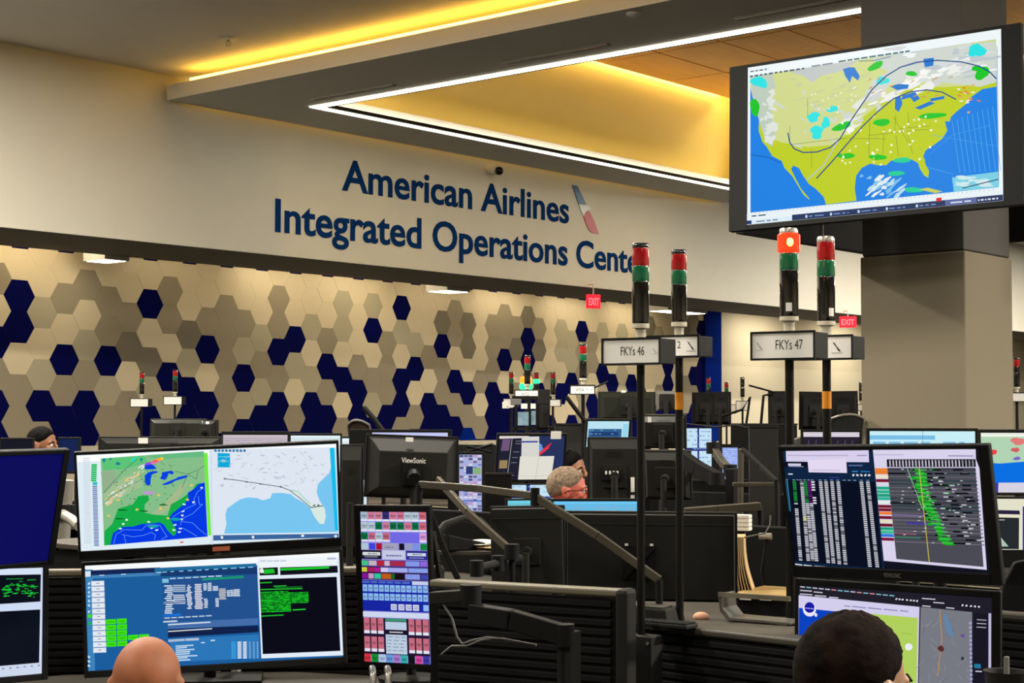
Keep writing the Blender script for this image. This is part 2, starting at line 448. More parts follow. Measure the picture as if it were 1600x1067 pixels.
# recessed white line lights round the coffer opening
strip('line_light', (CX0, CY0, ZB - .012), (CX0 + .1, CY1, ZB - .001), 'led_white', 'white line light along the left edge of the coffer opening')
strip('line_light', (CX0 + .1, CY1 - .1, ZB - .012), (CX1 - .1, CY1, ZB - .001), 'led_white', 'white line light along the coffer edge nearest the lettered wall')
strip('line_light', (CX1 - .1, CY0, ZB - .012), (CX1, CY1, ZB - .001), 'led_white', 'white line light on the far coffer edge, behind the big wall screen')
# dark reveal inside the line light
rv = MB()
rv.box2((CX0 + .1, CY0, ZB - .005), (CX0 + .16, CY1 - .1, ZB + .03)); rv.box2((CX0 + .16, CY1 - .16, ZB - .005), (CX1 - .1, CY1 - .1, ZB + .03))
struct(rv.build('trim_4', 'black'))
# warm coves
strip('cove_light', (X0 + .02, .4, ZT + .012), (X0 + .05, Y1c - .35, ZT + .05), 'led_warm', 'warm yellow cove strip running along the top of the cloud fascia')
strip('cove_light', (CX0, CY1 + SB - .045, HC + .1), (CX1, CY1 + SB - .015, HC + .13), 'led_coffer', 'warm yellow cove strip above the cream coffer wall')
strip('cove_light', (CX0 - SB + .015, CY0, HC + .1), (CX0 - SB + .045, CY1, HC + .13), 'led_coffer', 'warm yellow cove strip above the coffer wall over the left opening edge')
strip('cove_light', (CX1 + SB - .045, CY0, HC + .1), (CX1 + SB - .015, CY1, HC + .13), 'led_coffer', 'warm yellow cove strip above the far coffer wall behind the big wall screen')
strip('cove_light', (X0 + .3, Y1c + .03, ZT + .02), (X1, Y1c + .05, ZT + .04), 'led_gap', 'hidden warm cove strip in the gap over the lettering')
strip('coffer_fill_strip', (CX0, CY1 + .03, ZT + .001), (CX1, CY1 + .06, ZT + .006), 'led_fill', 'added warm fill strip, unseen on the coffer ledge nearest the lettered wall')  # unseen strips added to even out the glow on the coffer walls
strip('coffer_fill_strip', (CX0 - .06, CY0, ZT + .001), (CX0 - .03, CY1, ZT + .006), 'led_fill', 'added warm fill strip, unseen on the left coffer ledge')
strip('coffer_fill_strip', (CX1 + .03, CY0, ZT + .001), (CX1 + .06, CY1, ZT + .006), 'led_fill', 'added warm fill strip, unseen on the far coffer ledge behind the big screen')
# slot diffusers in the soffit
for k, (ya, yb, xx, lab) in enumerate(((12.1, 13.35, 12.27, 'shortest dark slot vent in the soffit, nearest the corner of the light line'),
                     (9.25, 10.5, 12.22, 'dark slot vent in the soffit, middle one of the three'),
                     (5.4, 7.8, 12.16, 'long dark slot vent in the soffit near the column top'))):
    v = empty('slot_vent', (xx, (ya + yb) / 2, ZB), lab, 'air vent', 0, 'slot vents in the soffit')
    L = yb - ya
    MB().box((0, 0, -.004), (.075, L, .008)).build('slot', 'black_gloss', v)
    MB().box((-.042, 0, -.006), (.01, L + .03, .014)).box((.042, 0, -.006), (.01, L + .03, .014)).build('frame', 'soffit', v)
d = empty('smoke_detector', (11.42, 8.36, ZB), 'pale round detector on the grey soffit above the big screen', 'smoke detector')
MB().lathe([(.07, 0), (.07, -.015), (.05, -.03), (.02, -.032)]).build('detector_body', 'fascia', d, smooth=True)
d = empty('sprinkler_head', (10.62, 12.80, ZC), 'small round sprinkler head in the grey ceiling', 'sprinkler')
MB().lathe([(.10, 0), (.095, -.012), (.05, -.016)]).build('escutcheon', 'white', d, smooth=True)
MB().tube([(0, 0, 0), (0, 0, -.04)], .016).tube([(-.02, 0, -.04), (-.03, 0, -.055), (0, 0, -.075)], .006).tube([(.02, 0, -.04), (.03, 0, -.055), (0, 0, -.075)], .006).lathe([(.03, -.075), (.03, -.08)]).build('nozzle', 'silver', d)
# dome camera on the bulkhead
d = empty('security_camera', (16.71, 14.7, 4.99), 'small round security camera on the wall above the lettering', 'camera')
MB().tube([(0, 0, 0), (0, -.05, 0)], .05, 16).tube([(0, -.04, -.0), (0.03, -.14, -.02)], .06, 16).build('camera_mount', 'white', d, smooth=True)
MB().ball((.055, -.17, -.02), .058, 16, 10).build('camera_lens', 'black_gloss', d, smooth=True)

# added fixtures for the unseen fill lamps, behind and beyond the picture
for i, (x, y) in enumerate(FILL_LAMPS + FAR_FILL_LAMPS):
    f = empty('fill_fixture', (x, y, ZC), 'rectangular fixture added for an unseen fill lamp on the hall ceiling', 'ceiling light', 0, 'added ceiling fill lamps')
    MB().box((0, 0, -.01), (1.26, .36, .02)).build('frame', 'white', f)

# lettering
tag(text_mesh('American Airlines', 14.01, 18.49, 4.434, 4.84, 'wall_lettering', 'blue_ink', off=.018, T=Matrix.Translation((0, 14.695, 0))),
    'upper line of the large blue lettering on the cream bulkhead', 'lettering')
tag(text_mesh('Integrated Operations Center', 12.93, 20.45, 3.825, 4.237, 'wall_lettering', 'blue_ink', off=.018, T=Matrix.Translation((0, 14.695, 0))),
    'lower line of the large blue lettering on the cream bulkhead', 'lettering')
# tail emblem beside the lettering, traced as (column,row) on the wall
def wl(px, py): return (wall_x(px, 14.7), wall_z(py, px, 14.7))
em = empty('wall_emblem', (18.8, 14.7, 4.35), 'slanted red, white and blue tail emblem on the bulkhead', 'emblem')
def emb(pts, mt, nm, y=-.012):
    q = [wl(740 + a / 5, 250 + b / 5) for a, b in pts]
    MB().prism([(x - 18.8, z - 4.35) for x, z in q], y, -.001).build(nm, mt, em)
M['emb_blue'] = mat('emblem_blue', (24, 92, 150), .4); M['emb_red'] = mat('emblem_red', (186, 14, 34), .4); M['emb_white'] = mat('emblem_silver', (214, 214, 212), .3)
emb([(766, 195), (806, 203), (850, 290), (876, 352), (845, 350), (818, 345), (795, 280)], 'emb_blue', 'blue_panel')
emb([(818, 345), (876, 352), (905, 366), (922, 392), (890, 388), (870, 410), (855, 440), (835, 395)], 'emb_white', 'white_panel')
emb([(890, 396), (905, 410), (940, 480), (974, 576), (925, 568), (900, 550), (880, 510), (855, 440), (868, 412)], 'emb_red', 'red_panel')

# exit signs under the bulkhead
def exit_sign(px, py, Y, w, h, rz, lab):
    x, z = wall_x(px, Y), wall_z(py, px, Y)
    e = empty('exit_sign', (x, Y, 3.54), lab, 'exit sign', RD(rz), 'red exit signs under the bulkhead')
    dz = z - 3.54
    MB().box((0, 0, dz), (w, .05, h)).build('sign_panel', 'red_glow', e, bevel=.006)
    bk = Matrix.Rotation(-RD(rz), 4, 'Z') @ Vector((0, .085, .04))
    MB().tube([bk, (0, 0, .04), (0, 0, dz + h / 2)], .01).build('hanger', 'white', e)
    M['exit_letters'] = mat('exit_letters', (255, 120, 130), emis=(255, 130, 140), estr=1)
    text_mesh('EXIT', -w * .38, w * .38, dz - h * .28, dz + h * .28, 'sign_lettering', 'exit_letters', e, T=Matrix.Translation((0, -.028, 0)), off=.02, ext=.002)
exit_sign(927, 471, 14.62, .21, .2, -30, 'glowing red exit sign between the lettering and the hexagon wall')
exit_sign(1325, 503, 14.62, .30, .2, -60, 'glowing red exit sign beside the beige column')

# column
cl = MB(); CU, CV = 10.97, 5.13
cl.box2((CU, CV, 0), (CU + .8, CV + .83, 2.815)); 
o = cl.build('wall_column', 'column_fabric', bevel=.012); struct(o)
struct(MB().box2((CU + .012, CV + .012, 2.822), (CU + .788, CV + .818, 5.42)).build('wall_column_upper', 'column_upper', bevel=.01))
struct(MB().box2((CU + .02, CV + .02, 2.81), (CU + .78, CV + .81, 2.83)).build('trim_5', 'black'))
# ------------------------------------------------------------------ screens
def RM(yaw, pitch, roll):
    return Matrix.Rotation(RD(yaw), 4, 'Z') @ Matrix.Rotation(RD(pitch), 4, 'X') @ Matrix.Rotation(RD(roll), 4, 'Y')
def monitor(name, lab, loc, rot, w, h, art=None, deskz=.74, bez=(.012, .012, .012, .018), thick=.03, mt='black', stand='pole', cat='monitor', group=None, logo=None, vesa=True, sup=True, flat=False):
    """screen centred at loc, facing local -y; the stand drops to deskz. bez: left,right,top,bottom"""
    x, y, z = loc
    root = empty(name, (x, y, deskz), lab, cat, RD(rot[0]), group)
    T = Matrix.Translation((0, 0, z - deskz)) @ Matrix.Rotation(RD(rot[1]), 4, 'X') @ Matrix.Rotation(RD(rot[2]), 4, 'Y')
    m = MB(T)
    l, r, t, b = bez
    m.box2((-w / 2, -.004, -h / 2), (w / 2, thick - .012, h / 2))
    # frame lips
    m.box2((-w / 2, -.009, -h / 2), (-w / 2 + l, -.004, h / 2)); m.box2((w / 2 - r, -.009, -h / 2), (w / 2, -.004, h / 2))
    m.box2((-w / 2 + l, -.009, h / 2 - t), (w / 2 - r, -.004, h / 2)); m.box2((-w / 2 + l, -.009, -h / 2), (w / 2 - r, -.004, -h / 2 + b))
    m.build('bezel', mt, root, bevel=.003)
    # rear shell: bulged back with step
    s = MB(T); y0, y1 = thick - .012, thick + .022
    a = [(-w / 2 + .008, -h / 2 + .008), (w / 2 - .008, -h / 2 + .008), (w / 2 - .008, h / 2 - .008), (-w / 2 + .008, h / 2 - .008)]
    bq = [(p[0] * .86, p[1] * .78 - .01) for p in a] if not flat else [(p[0] * .985, p[1] * .98) for p in a]
    s.add([(p[0], y0, p[1]) for p in a] + [(p[0], y1, p[1]) for p in bq], [(0, 1, 5, 4), (1, 2, 6, 5), (2, 3, 7, 6), (3, 0, 4, 7), (4, 5, 6, 7), (3, 2, 1, 0)])
    if flat: s.box((0, y1 + .001, h * .36), (w * .94, .004, .003))
    for k in range(0 if flat else 5): s.box((0, y1 + .0005, h * .24 + k * .006), (w * .3, .002, .002))
    s.build('rear_shell', mt, root, bevel=.004)
    if vesa:
        v = MB(T); v.box((0, y1 + .006, -.005), (.11, .012, .11)).tube([(0, y1 + .01, -.005), (0, y1 + .06, -.005)], .022, 14)
        v.build('mount_plate', 'dark', root, bevel=.002)
    if sup:
        p = MB(); c = T @ Vector((0, y1 + .05, -.005))
        if stand == 'pole':
            p.tube([(0, c.y + .02, 0), (0, c.y + .02, max(c.z, .05))], .016, 12).lathe([(.11, 0), (.11, .012), (.03, .02)], (0, c.y + .02, 0))
        p.build('stand', 'dark', root)
    if art:
        c = art(w - l - r, h - t - b)
        c.build('screen', root, T @ Matrix.Translation(((l - r) / 2, -.0092 + .0035, (b - t) / 2)))
    if logo:
        text_mesh(logo[0], -logo[1] / 2, logo[1] / 2, -h / 2 + b * .3, -h / 2 + b * .7, 'logo', 'grey', root, T=T @ Matrix.Translation((0, -.0095, 0)), ext=.0004)
    return root, T

C_W = 'f4f8fa'
def art_tv(w, h):
    c = Canvas(w, h, 'eef6f8'); c.quad((447, 268), (1525, 95), (1528, 848), (445, 945))
    mapq = [(458, 305), (1505, 140), (1512, 790), (460, 893)]
    c.up(); c.poly(mapq, (20, 128, 226))
    c.up()  # land
    land = [(458, 305), (850, 243), (1100, 205), (1505, 140), (1505, 350), (1450, 360), (1405, 395), (1385, 425), (1350, 455), (1325, 480), (1320, 500), (1300, 500), (1310, 540), (1290, 575), (1245, 610), (1222, 625), (1212, 650), (1222, 690), (1235, 715), (1232, 745), (1215, 735), (1198, 705), (1190, 680), (1165, 665), (1140, 668), (1105, 660), (1075, 672), (1060, 688), (1030, 690), (990, 682), (955, 700), (930, 735), (925, 790), (932, 842), (800, 858), (790, 825), (755, 790), (725, 770), (700, 735), (680, 700), (655, 690), (645, 705), (665, 745), (690, 790), (725, 830), (728, 838), (700, 815), (675, 775), (650, 735), (615, 700), (603, 670), (560, 650), (535, 610), (515, 590), (497, 540), (500, 480), (505, 430), (470, 380), (458, 350)]
    c.poly(land, (190, 206, 30))
    c.up()
    nl = [(458, 305), (850, 243), (1100, 205), (1505, 140), (1505, 300), (1380, 345), (1290, 350), (1180, 345), (1060, 400), (960, 480), (890, 550), (830, 600), (720, 610), (600, 590), (520, 560), (500, 480), (470, 400), (458, 350)]
    c.poly(nl, (208, 216, 140))
    c.up()
    c.poly([(458, 305), (560, 290), (575, 345), (545, 400), (560, 480), (575, 560), (560, 610), (530, 590), (500, 500), (470, 400)], (190, 204, 188))
    c.poly([(620, 280), (850, 243), (940, 232), (880, 275), (780, 300), (740, 330), (700, 300)], (192, 198, 196))
    c.poly([(1000, 225), (1250, 180), (1500, 150), (1505, 330), (1440, 350), (1300, 330), (1210, 300), (1090, 330), (1000, 400), (940, 430), (1000, 320), (1070, 280), (1030, 262)], (206, 214, 206))
    c.up()
    rnd = random.Random(4)
    for _ in range(46):
        t = rnd.random(); x = 880 + 560 * t; y = 560 - 330 * t ** .55 + rnd.uniform(-45, 45)
        c.blob(x, y, rnd.uniform(10, 46), rnd.uniform(5, 16), rnd.choice([(244, 246, 242), (228, 230, 222), (206, 212, 206), (236, 238, 232)]), .5, 9, -.5)
    for _ in range(26):
        c.blob(rnd.uniform(1100, 1495), rnd.uniform(170, 330), rnd.uniform(14, 52), rnd.uniform(4, 12), rnd.choice([(240, 244, 242), (214, 220, 220), (190, 200, 204)]), .5, 9, -.2)
    for _ in range(34):
        c.blob(rnd.gauss(550, 14), rnd.uniform(370, 600), rnd.uniform(4, 16), rnd.uniform(3, 14), (222, 228, 220), .5, 8, .3)
        if _ < 16: c.blob(rnd.gauss(770, 60), rnd.gauss(500, 50), rnd.uniform(6, 30), rnd.uniform(3, 12), (206, 214, 196), .5, 8, .4)
        c.blob(rnd.uniform(640, 1000), rnd.uniform(280, 480), rnd.uniform(8, 30), rnd.uniform(3, 8), (198, 208, 150), .5, 8, -.3)
    c.up()
    for x, y, rx, ry in ((500, 330, 35, 26), (745, 480, 30, 20), (830, 445, 24, 14), (760, 545, 32, 26), (800, 505, 22, 22), (1430, 190, 30, 34), (1045, 320, 34, 14)):
        c.blob(x, y, rx, ry, (40, 226, 226), .4, 12)
    for x, y, rx, ry, an in ((480, 440, 22, 38, 0), (870, 520, 44, 16, -.3), (1040, 503, 38, 15, 0), (1250, 475, 54, 13, -.1), (888, 648, 36, 13, 0), (1022, 654, 38, 13, 0), (1015, 256, 40, 14, -.5), (1450, 290, 24, 34, .5), (1430, 270, 20, 14, 0), (1165, 290, 24, 11, 0)):
        c.blob(x, y, rx, ry, (16, 196, 36), .18, 14, an)
    for x, y, rx, ry in ((1125, 668, 36, 12), (1100, 725, 34, 11), (1172, 797, 42, 11)):
        c.blob(x, y, rx, ry, (30, 206, 150), .15, 12)
    # lakes
    for pts in (((875, 270), (900, 262), (925, 262), (948, 300), (940, 320), (915, 300), (905, 330), (885, 300)), ((1075, 345), (1110, 335), (1155, 338), (1150, 355), (1105, 362)), ((1098, 395), (1118, 390), (1128, 420), (1112, 458), (1096, 445)), ((1130, 385), (1180, 370), (1200, 400), (1175, 415), (1160, 395), (1120, 405)), ((1178, 440), (1240, 412), (1262, 420), (1200, 448)), ((1240, 400), (1300, 388), (1298, 402), (1245, 412)), ((1215, 225), (1258, 220), (1255, 255), (1220, 262))):
        c.poly(pts, (24, 118, 206))
    c.up()
    for _ in range(28):
        c.blob(rnd.gauss(1040, 40), rnd.gauss(775, 28), rnd.uniform(6, 30), rnd.uniform(3, 9), rnd.choice([(190, 224, 236), (120, 190, 230), (226, 238, 240)]), .5, 8, -.7)
    c.poly([(1328, 745), (1510, 722), (1512, 790), (1335, 806)], (122, 206, 226))
    for _ in range(14): c.blob(rnd.uniform(1345, 1490), rnd.uniform(745, 785), rnd.uniform(10, 30), rnd.uniform(4, 8), (206, 232, 236), .5, 8)
    c.poly([(1195, 795), (1230, 788), (1290, 805), (1260, 812)], (200, 206, 90))
    for i in range(9):
        x = 1330 + i * 20; c.line([(x, 500 - i * 8), (x + 30, 725 - i)], 2, (84, 178, 236))
    c.line([(1240, 640), (1330, 560), (1480, 520)], 2, (70, 160, 230)); c.line([(1230, 700), (1330, 730)], 2, (84, 178, 236)); c.line([(1250, 560), (1500, 610)], 2, (70, 160, 230))
    # state borders
    for pts in (((640, 600), (880, 572), (1060, 575)), ((737, 620), (737, 700)), ((640, 520), (640, 600)), ((985, 560), (1180, 538), (1230, 535)), ((1090, 480), (1150, 590)), ((1050, 530), (1045, 640)), ((1100, 560), (1110, 650)), ((1150, 560), (1168, 640)), ((990, 500), (985, 640)), ((1120, 530), (1240, 520)), ((1100, 470), (1095, 540)), ((1150, 460), (1155, 530)), ((720, 400), (720, 480))):
        c.line(pts, 2, (128, 138, 50))
    for _ in range(80):
        x, y = rnd.uniform(860, 1300), rnd.uniform(470, 740)
        if y > 690 and not 900 < x < 960: continue
        c.blob(x, y, 5, 5, rnd.choice([(236, 238, 190), (250, 250, 236), (180, 200, 60)]), .3, 6)
    for _ in range(16): c.blob(rnd.uniform(650, 960), rnd.uniform(330, 480), 4, 4, (240, 240, 220), .3, 6)
    for _ in range(22): c.blob(rnd.gauss(1385, 22), rnd.gauss(390, 22), 7, 4, rnd.choice([(228, 120, 50), (236, 170, 90), (240, 240, 240)]), .5, 7)
    for _ in range(16): c.blob(rnd.uniform(980, 1330), rnd.uniform(300, 400), 9, 2.5, (206, 150, 100), .5, 7, -.5)
    c.up()
    c.line([(632, 550), (640, 590), (660, 618), (700, 634), (760, 632), (820, 612), (862, 575), (900, 510), (950, 435), (1000, 360), (1060, 300), (1120, 262), (1190, 240), (1270, 232), (1370, 240), (1440, 260), (1480, 285), (1505, 315)], 5, (18, 62, 138))
    c.line([(760, 745), (830, 670), (890, 600), (960, 520), (1020, 460), (1090, 400), (1160, 370), (1230, 362), (1290, 372), (1345, 404)], 5, (18, 62, 138))
    c.line([(720, 750), (790, 690), (850, 590)], 5, (188, 196, 206)); c.line([(462, 645), (540, 655), (600, 680)], 3, (16, 80, 170))
    c.line([(1370, 792), (1512, 755)], 4, (30, 50, 90)); c.line([(945, 235), (1010, 232), (1080, 215)], 3, (60, 90, 160))
    # window furniture
    for i in range(12): c.words(.01 + i * .0, .012, .10, .008, (60, 70, 90)) if i == 0 else None
    c.quad(); c.words(.01, .055, .24, .010, (70, 84, 110), .01, .02, .008); c.words(.27, .05, .36, .008, (120, 130, 140)); c.words(.38, .045, .66, .010, (60, 110, 110), .015, .03, .006)
    c.words(.012, .025, .09, .008, (90, 100, 120), .01, .02, .006)
    c.rect(0, .93, 1, .972, 'e8f2f6'); c.up(); c.words(.02, .945, .08, .008, (60, 80, 110))
    for i in range(60): c.rect(.02 + i * .016, .928, .022 + i * .016, .934, (120, 140, 150))
    c.rect(.19, .965, 1, 1, (36, 52, 92)); c.rect(0, .972, .19, 1, 'dcecf6'); c.up(); c.rect(0, .975, .02, .998, (30, 50, 110)); c.words(.04, .982, .13, .008, (110, 130, 150))
    for x in (.245, .345, .455, .565, .68, .8):
        c.rect(x, .975, x + .008, .992, (200, 220, 236)); c.words(x + .014, .98, x + .075, .008, (110, 140, 190))
    c.rect(.79, .966, .905, .998, (90, 104, 160)); c.up(); c.words(.81, .98, .89, .008, (220, 226, 240)); c.rect(.757, .948, .777, .968, (226, 40, 50)); c.words(.91, .98, .985, .009, (220, 226, 240), .005, .012, .005)
    c.rect(.985, .1, .987, .9, (150, 160, 170))
    return c

tv, tvT = monitor('wall_screen', 'large flat screen hung in front of the column, showing a weather map', (10.027, 5.376, 3.559), (-83.9, -3.6, -1.2), 2.09, 1.195, art_tv,
                  deskz=3.559, bez=(.143, .13, .022, .037), thick=.06, mt='black', sup=False, vesa=False, cat='large screen')
b = MB(); b.box((0, .10, 0), (.5, .08, .36)); b.box((-.1, .55, .08), (.1, .85, .1)); b.box((.25, .55, .08), (.1, .85, .1)); b.build('bracket', 'black', tv, bevel=.005)
def dark_screen(lab, loc, rz):
    r = empty('wall_screen', loc, lab, 'large screen', RD(rz))
    MB().box((0, 0, 0), (2.0, .08, 1.2)).build('housing', 'black', r, bevel=.004)
    MB().box((0, -.042, 0), (1.9, .004, 1.1)).build('screen', 'black_gloss', r)
    MB().box((0, .2, 0), (.3, .35, .3)).build('bracket', 'black', r)
    return r
ds = dark_screen('back of a black screen running from the big weather screen past the column', (11.06, 6.42, 3.545), 180)
MB().tube([(.02, .1, -.78), (.02, .1, -.3)], .014).build('conduit', 'lgrey', ds)
dark_screen('black back of a screen behind the column, at the right edge of the picture', (12.30, 5.0, 3.60), 90)

# ------------------------------------------------------------------ status light towers
M['red_lens'] = mat('red_lens', (180, 12, 22), .15, trans=.15, coat=.5)
M['red_lens_lit'] = mat('red_lens_lit', (255, 40, 20), .2, emis=(255, 44, 16), estr=2.2)
M['hot_core'] = mat('lit_bulb', (255, 230, 120), emis=(255, 226, 90), estr=5)
M['green_lens'] = mat('green_lens', (14, 108, 70), .15, trans=.1, coat=.5)
M['green_lens_lit'] = mat('green_lens_lit', (40, 240, 130), .2, emis=(30, 235, 120), estr=2.5)
M['amber_lens_lit'] = mat('amber_lens_lit', (255, 140, 30), .2, emis=(255, 110, 20), estr=2.5)
M['smoke_lens'] = mat('smoked_tube', (20, 19, 18), .08, coat=1)
M['ivory'] = mat('ivory_plastic', (214, 206, 184), .4)
def tower(x, y, top, lab, r=.027, L=.268, lit=None, tape=None, sticker=0, base=0.0, signs=None, clear=False, group=None, poler=.0125, cols=('red_lens', 'green_lens'), det=True):
    "pole lamp: black pole, sign box, ivory socket, smoked tube with red and green lens; top = z of the cap"
    t = empty('tower_light', (x, y, base), lab, 'signal tower light', 0, group)
    z0 = top - base
    n = 20 if det else 10
    k = r / .027
    MB().lathe([(0.001, z0), (r * .9, z0), (r * 1.0, z0 - .006 * k), (r * .98, z0 - .016 * k)], n=n).build('cap', 'silver' if clear or lit == 'red' else 'smoke_lens', t, smooth=True)
    m1 = 'red_lens_lit' if lit == 'red' else cols[0]
    rr = r * (1.22 if lit == 'red' else 1.0)
    MB().lathe([(r * .96, z0 - .014 * k), (rr, z0 - .02 * k), (rr, z0 - .066 * k), (r * .96, z0 - .072 * k)], n=n).build('red_lens', m1, t, smooth=True)
    if lit == 'red':
        MB().ball((-rr * .8, -rr * .62, z0 - .043 * k), (.011, .011, .014)).build('bulb', 'hot_core', t, smooth=True)
    m2 = 'green_lens_lit' if lit == 'green' else cols[1]
    rg = r * (1.4 if lit == 'green' else 1)
    MB().lathe([(r * .97, z0 - .072 * k), (rg, z0 - .076 * k), (rg, z0 - .118 * k), (r * .97, z0 - .121 * k)], n=n).build('green_lens', m2, t, smooth=True)
    b_ = MB().lathe([(r * .97, z0 - .121 * k), (r, z0 - .125 * k), (r, z0 - L + .02), (r * .95, z0 - L + .012)], n=n)
    b_.build('smoked_tube', 'smoke_lens', t, smooth=True)
    MB().lathe([(r * 1.02, z0 - L + .014), (r * 1.02, z0 - L), (r * .6, z0 - L - .002), (r * .6, z0 - L - .03 * k), (r * .5, z0 - L - .032 * k)], n=n).build('socket', 'ivory', t, smooth=True)
    zs = z0 - L - .032 * k
    MB().tube([(0, 0, 0), (0, 0, zs + .004)], poler, n).build('pole', 'pole', t, smooth=True)
    if sticker:
        a0 = RD(sticker)
        vs = []
        for i in range(5):
            a = a0 + (i - 2) * .16
            vs += [(cos(a) * (r + .0008), sin(a) * (r + .0008), z0 - L + .03), (cos(a) * (r + .0008), sin(a) * (r + .0008), z0 - L + .058)]
        m = MB(); m.add(vs, [(2 * i, 2 * i + 2, 2 * i + 3, 2 * i + 1) for i in range(4)]); m.build('sticker', 'label', t)
    if tape:
        MB().tube([(0, 0, tape[0] - base), (0, 0, tape[1] - base)], poler + .0015, n).build('tape', 'orange_tape', t, smooth=True)
    return t, zs
def signbox(t, zs, w, h, d, yaw, texts=(), off=(0, 0), mini=False):
    "boxy sign threaded on the pole, white cards front and back"
    T = Matrix.Rotation(RD(yaw), 4, 'Z') @ Matrix.Translation((off[0], off[1], zs - h / 2 - .004))
    s = MB(T).box((0, 0, 0), (w, d, h)).build('sign_box', 'dark', t, bevel=.002)
    f = MB(T); f.box((0, -d / 2 - .003, h / 2 + .001), (w + .012, .008, .006)).box((0, -d / 2 - .003, -h / 2 - .001), (w + .012, .008, .006)).box((-w / 2 - .003, -d / 2 - .003, 0), (.006, .008, h)).box((w / 2 + .003, -d / 2 - .003, 0), (.006, .008, h))
    if not mini:
        for q in (-.32, .32): f.tube([(w * q, 0, h / 2), (w * q, 0, h / 2 + .005)], .011, 12)
    f.build('frame', 'black', s)
    MB(T).box((0, -d / 2 - .0015, 0), (w, .003, h - .006)).build('card', 'label', s)
    if not mini: MB(T).box((0, d / 2 + .0015, 0), (w - .006, .003, h - .006)).build('card', 'label', s)
    M['card_ink'] = mat('card_ink', (70, 66, 66), .6); M['card_faint'] = mat('card_faint', (176, 172, 170), .6)
    for body, a, b_, z0, z1, ink in texts:
        text_mesh(body, a, b_, z0, z1, 'lettering', ink, s, T=T @ Matrix.Translation((0, -d / 2 - .0032, 0)), ext=.0004)
    return s, T
def tail(s, T, d, x, z, k, ink='card_ink'):
    m = MB(T @ Matrix.Translation((x, -d / 2 - .0034, z)))
    m.prism([(-.5 * k, .5 * k), (-.3 * k, .48 * k), (.0, .05 * k), (-.12 * k, 0)], 0, .0004); m.prism([(-.1 * k, -.03 * k), (.03 * k, .03 * k), (.42 * k, -.42 * k), (.15 * k, -.42 * k)], 0, .0004)
    m.prism([(-.6 * k, -.55 * k), (.55 * k, -.55 * k), (.55 * k, -.6 * k), (-.6 * k, -.6 * k)], 0, .0004)
    m.build('emblem', ink, s)
yw = -40.45 - 90 + 90 - 38 + 0
SY = -49.55 - 34
p = P(1001, 500, 5.2); zt = 1.6 + (657.5 - 380) * 5.2 / FPX
tA, zs = tower(p.x, p.y, zt, 'tower light over the white sign box lettered 46', lit=None)
sA, T_ = signbox(tA, zs, .2, .078, .105, SY, [('FKYs 46', -.037, .047, -.012, .017, 'card_ink')], off=(-.003, 0)); tail(sA, T_, .105, .085, 0, .016, 'card_faint')
p = P(1061, 500, 5.36); zt = 1.6 + (657.5 - 390) * 5.36 / FPX
tB, zs = tower(p.x, p.y, zt, 'tower light right of sign box 46, orange tape round its pole', r=.0252, L=.25, tape=(1.6 + (657.5 - 640) * 5.36 / FPX, 1.6 + (657.5 - 613) * 5.36 / FPX), sticker=0)
sB, T_ = signbox(tB, zs, .2, .066, .10, SY, [('2', .026, .038, -.006, .018, 'card_ink')], off=(-.004, 0)); tail(sB, T_, .10, .076, 0, .028)
K = 1.14
p = P(1233, 500, 4.77 * K); zt = 1.6 + (657.5 - 356) * 4.77 * K / FPX
tC, zs = tower(p.x, p.y, zt, 'tower light with its red lamp burning, over the sign box lettered 47', lit='red', sticker=-150, r=.027 * K, L=.268 * K, poler=.0145, base=.0)
sC, T_ = signbox(tC, zs, .19 * K, .076 * K, .10 * K, SY, [('FKYs 47', -.022 * K, .062 * K, -.011 * K, .018 * K, 'card_ink')], off=(.004, 0)); tail(sC, T_, .10 * K, -.072 * K, 0, .025, 'card_faint')
p = P(1291, 500, 4.98 * K); zt = 1.6 + (657.5 - 369) * 4.98 * K / FPX
tD, zs = tower(p.x, p.y, zt, 'unlit tower light nearest the column, orange tape round its pole', clear=True, sticker=-115, r=.027 * K, L=.268 * K, poler=.0145, tape=(1.6 + (657.5 - 638) * 5.68 / FPX, 1.6 + (657.5 - 611) * 5.68 / FPX))
sD, T_ = signbox(tD, zs, .2 * K, .068 * K, .10 * K, SY, [], off=(.002, 0)); tail(sD, T_, .10 * K, .055 * K, 0, .034)
FT = []
def far_tower(px, topy, d, lab, lit=None, sign=None, cols=('red_lens', 'green_lens'), r=.026, tape=None, L=.25):
    p = P(px, topy, d); t, zs = tower(p.x, p.y, p.z, lab, r=r, L=L, lit=lit, cols=cols, det=False, tape=tape, clear=(sign == 'clear'))
    if sign and sign != 'clear':
        w, h, dd, txt = sign
        s, T_ = signbox(t, zs, w, h, dd, SY + 20, txt, mini=True)
        if w > .2: tail(s, T_, dd, -w * .4, 0, h * .5)
    return t
dash = [('....', .0, .05, -.02, .02, 'card_ink')]
far_tower(222, 581, 17.5, 'small tower light with square grey sign, leftmost before the hexagon wall', sign=(.20, .085, .1, []))
far_tower(274, 577, 17.3, 'small tower light with tilted sign in front of a dark blue hexagon, second from left', sign=(.20, .085, .1, []), cols=('red_lens', 'green_lens'))
far_tower(799, 581, 17.5, 'thin tower light with glowing red edge, left of the tall grey one', sign=(.14, .09, .1, []))
far_tower(824, 555, 13.5, 'tallest tower light of the middle group, above the wide white sign', sign=(.19, .068, .04, [('AYC2', -.04, .02, -.012, .014, 'card_ink'), ('- -', .035, .08, -.006, .02, 'card_ink')]))
far_tower(838, 582, 17.5, 'tower light with a bright green lamp', lit='green')
far_tower(864, 581, 17, 'thin tower light with red tip over a small white card, right of the green lamp', sign=(.17, .07, .06, []))
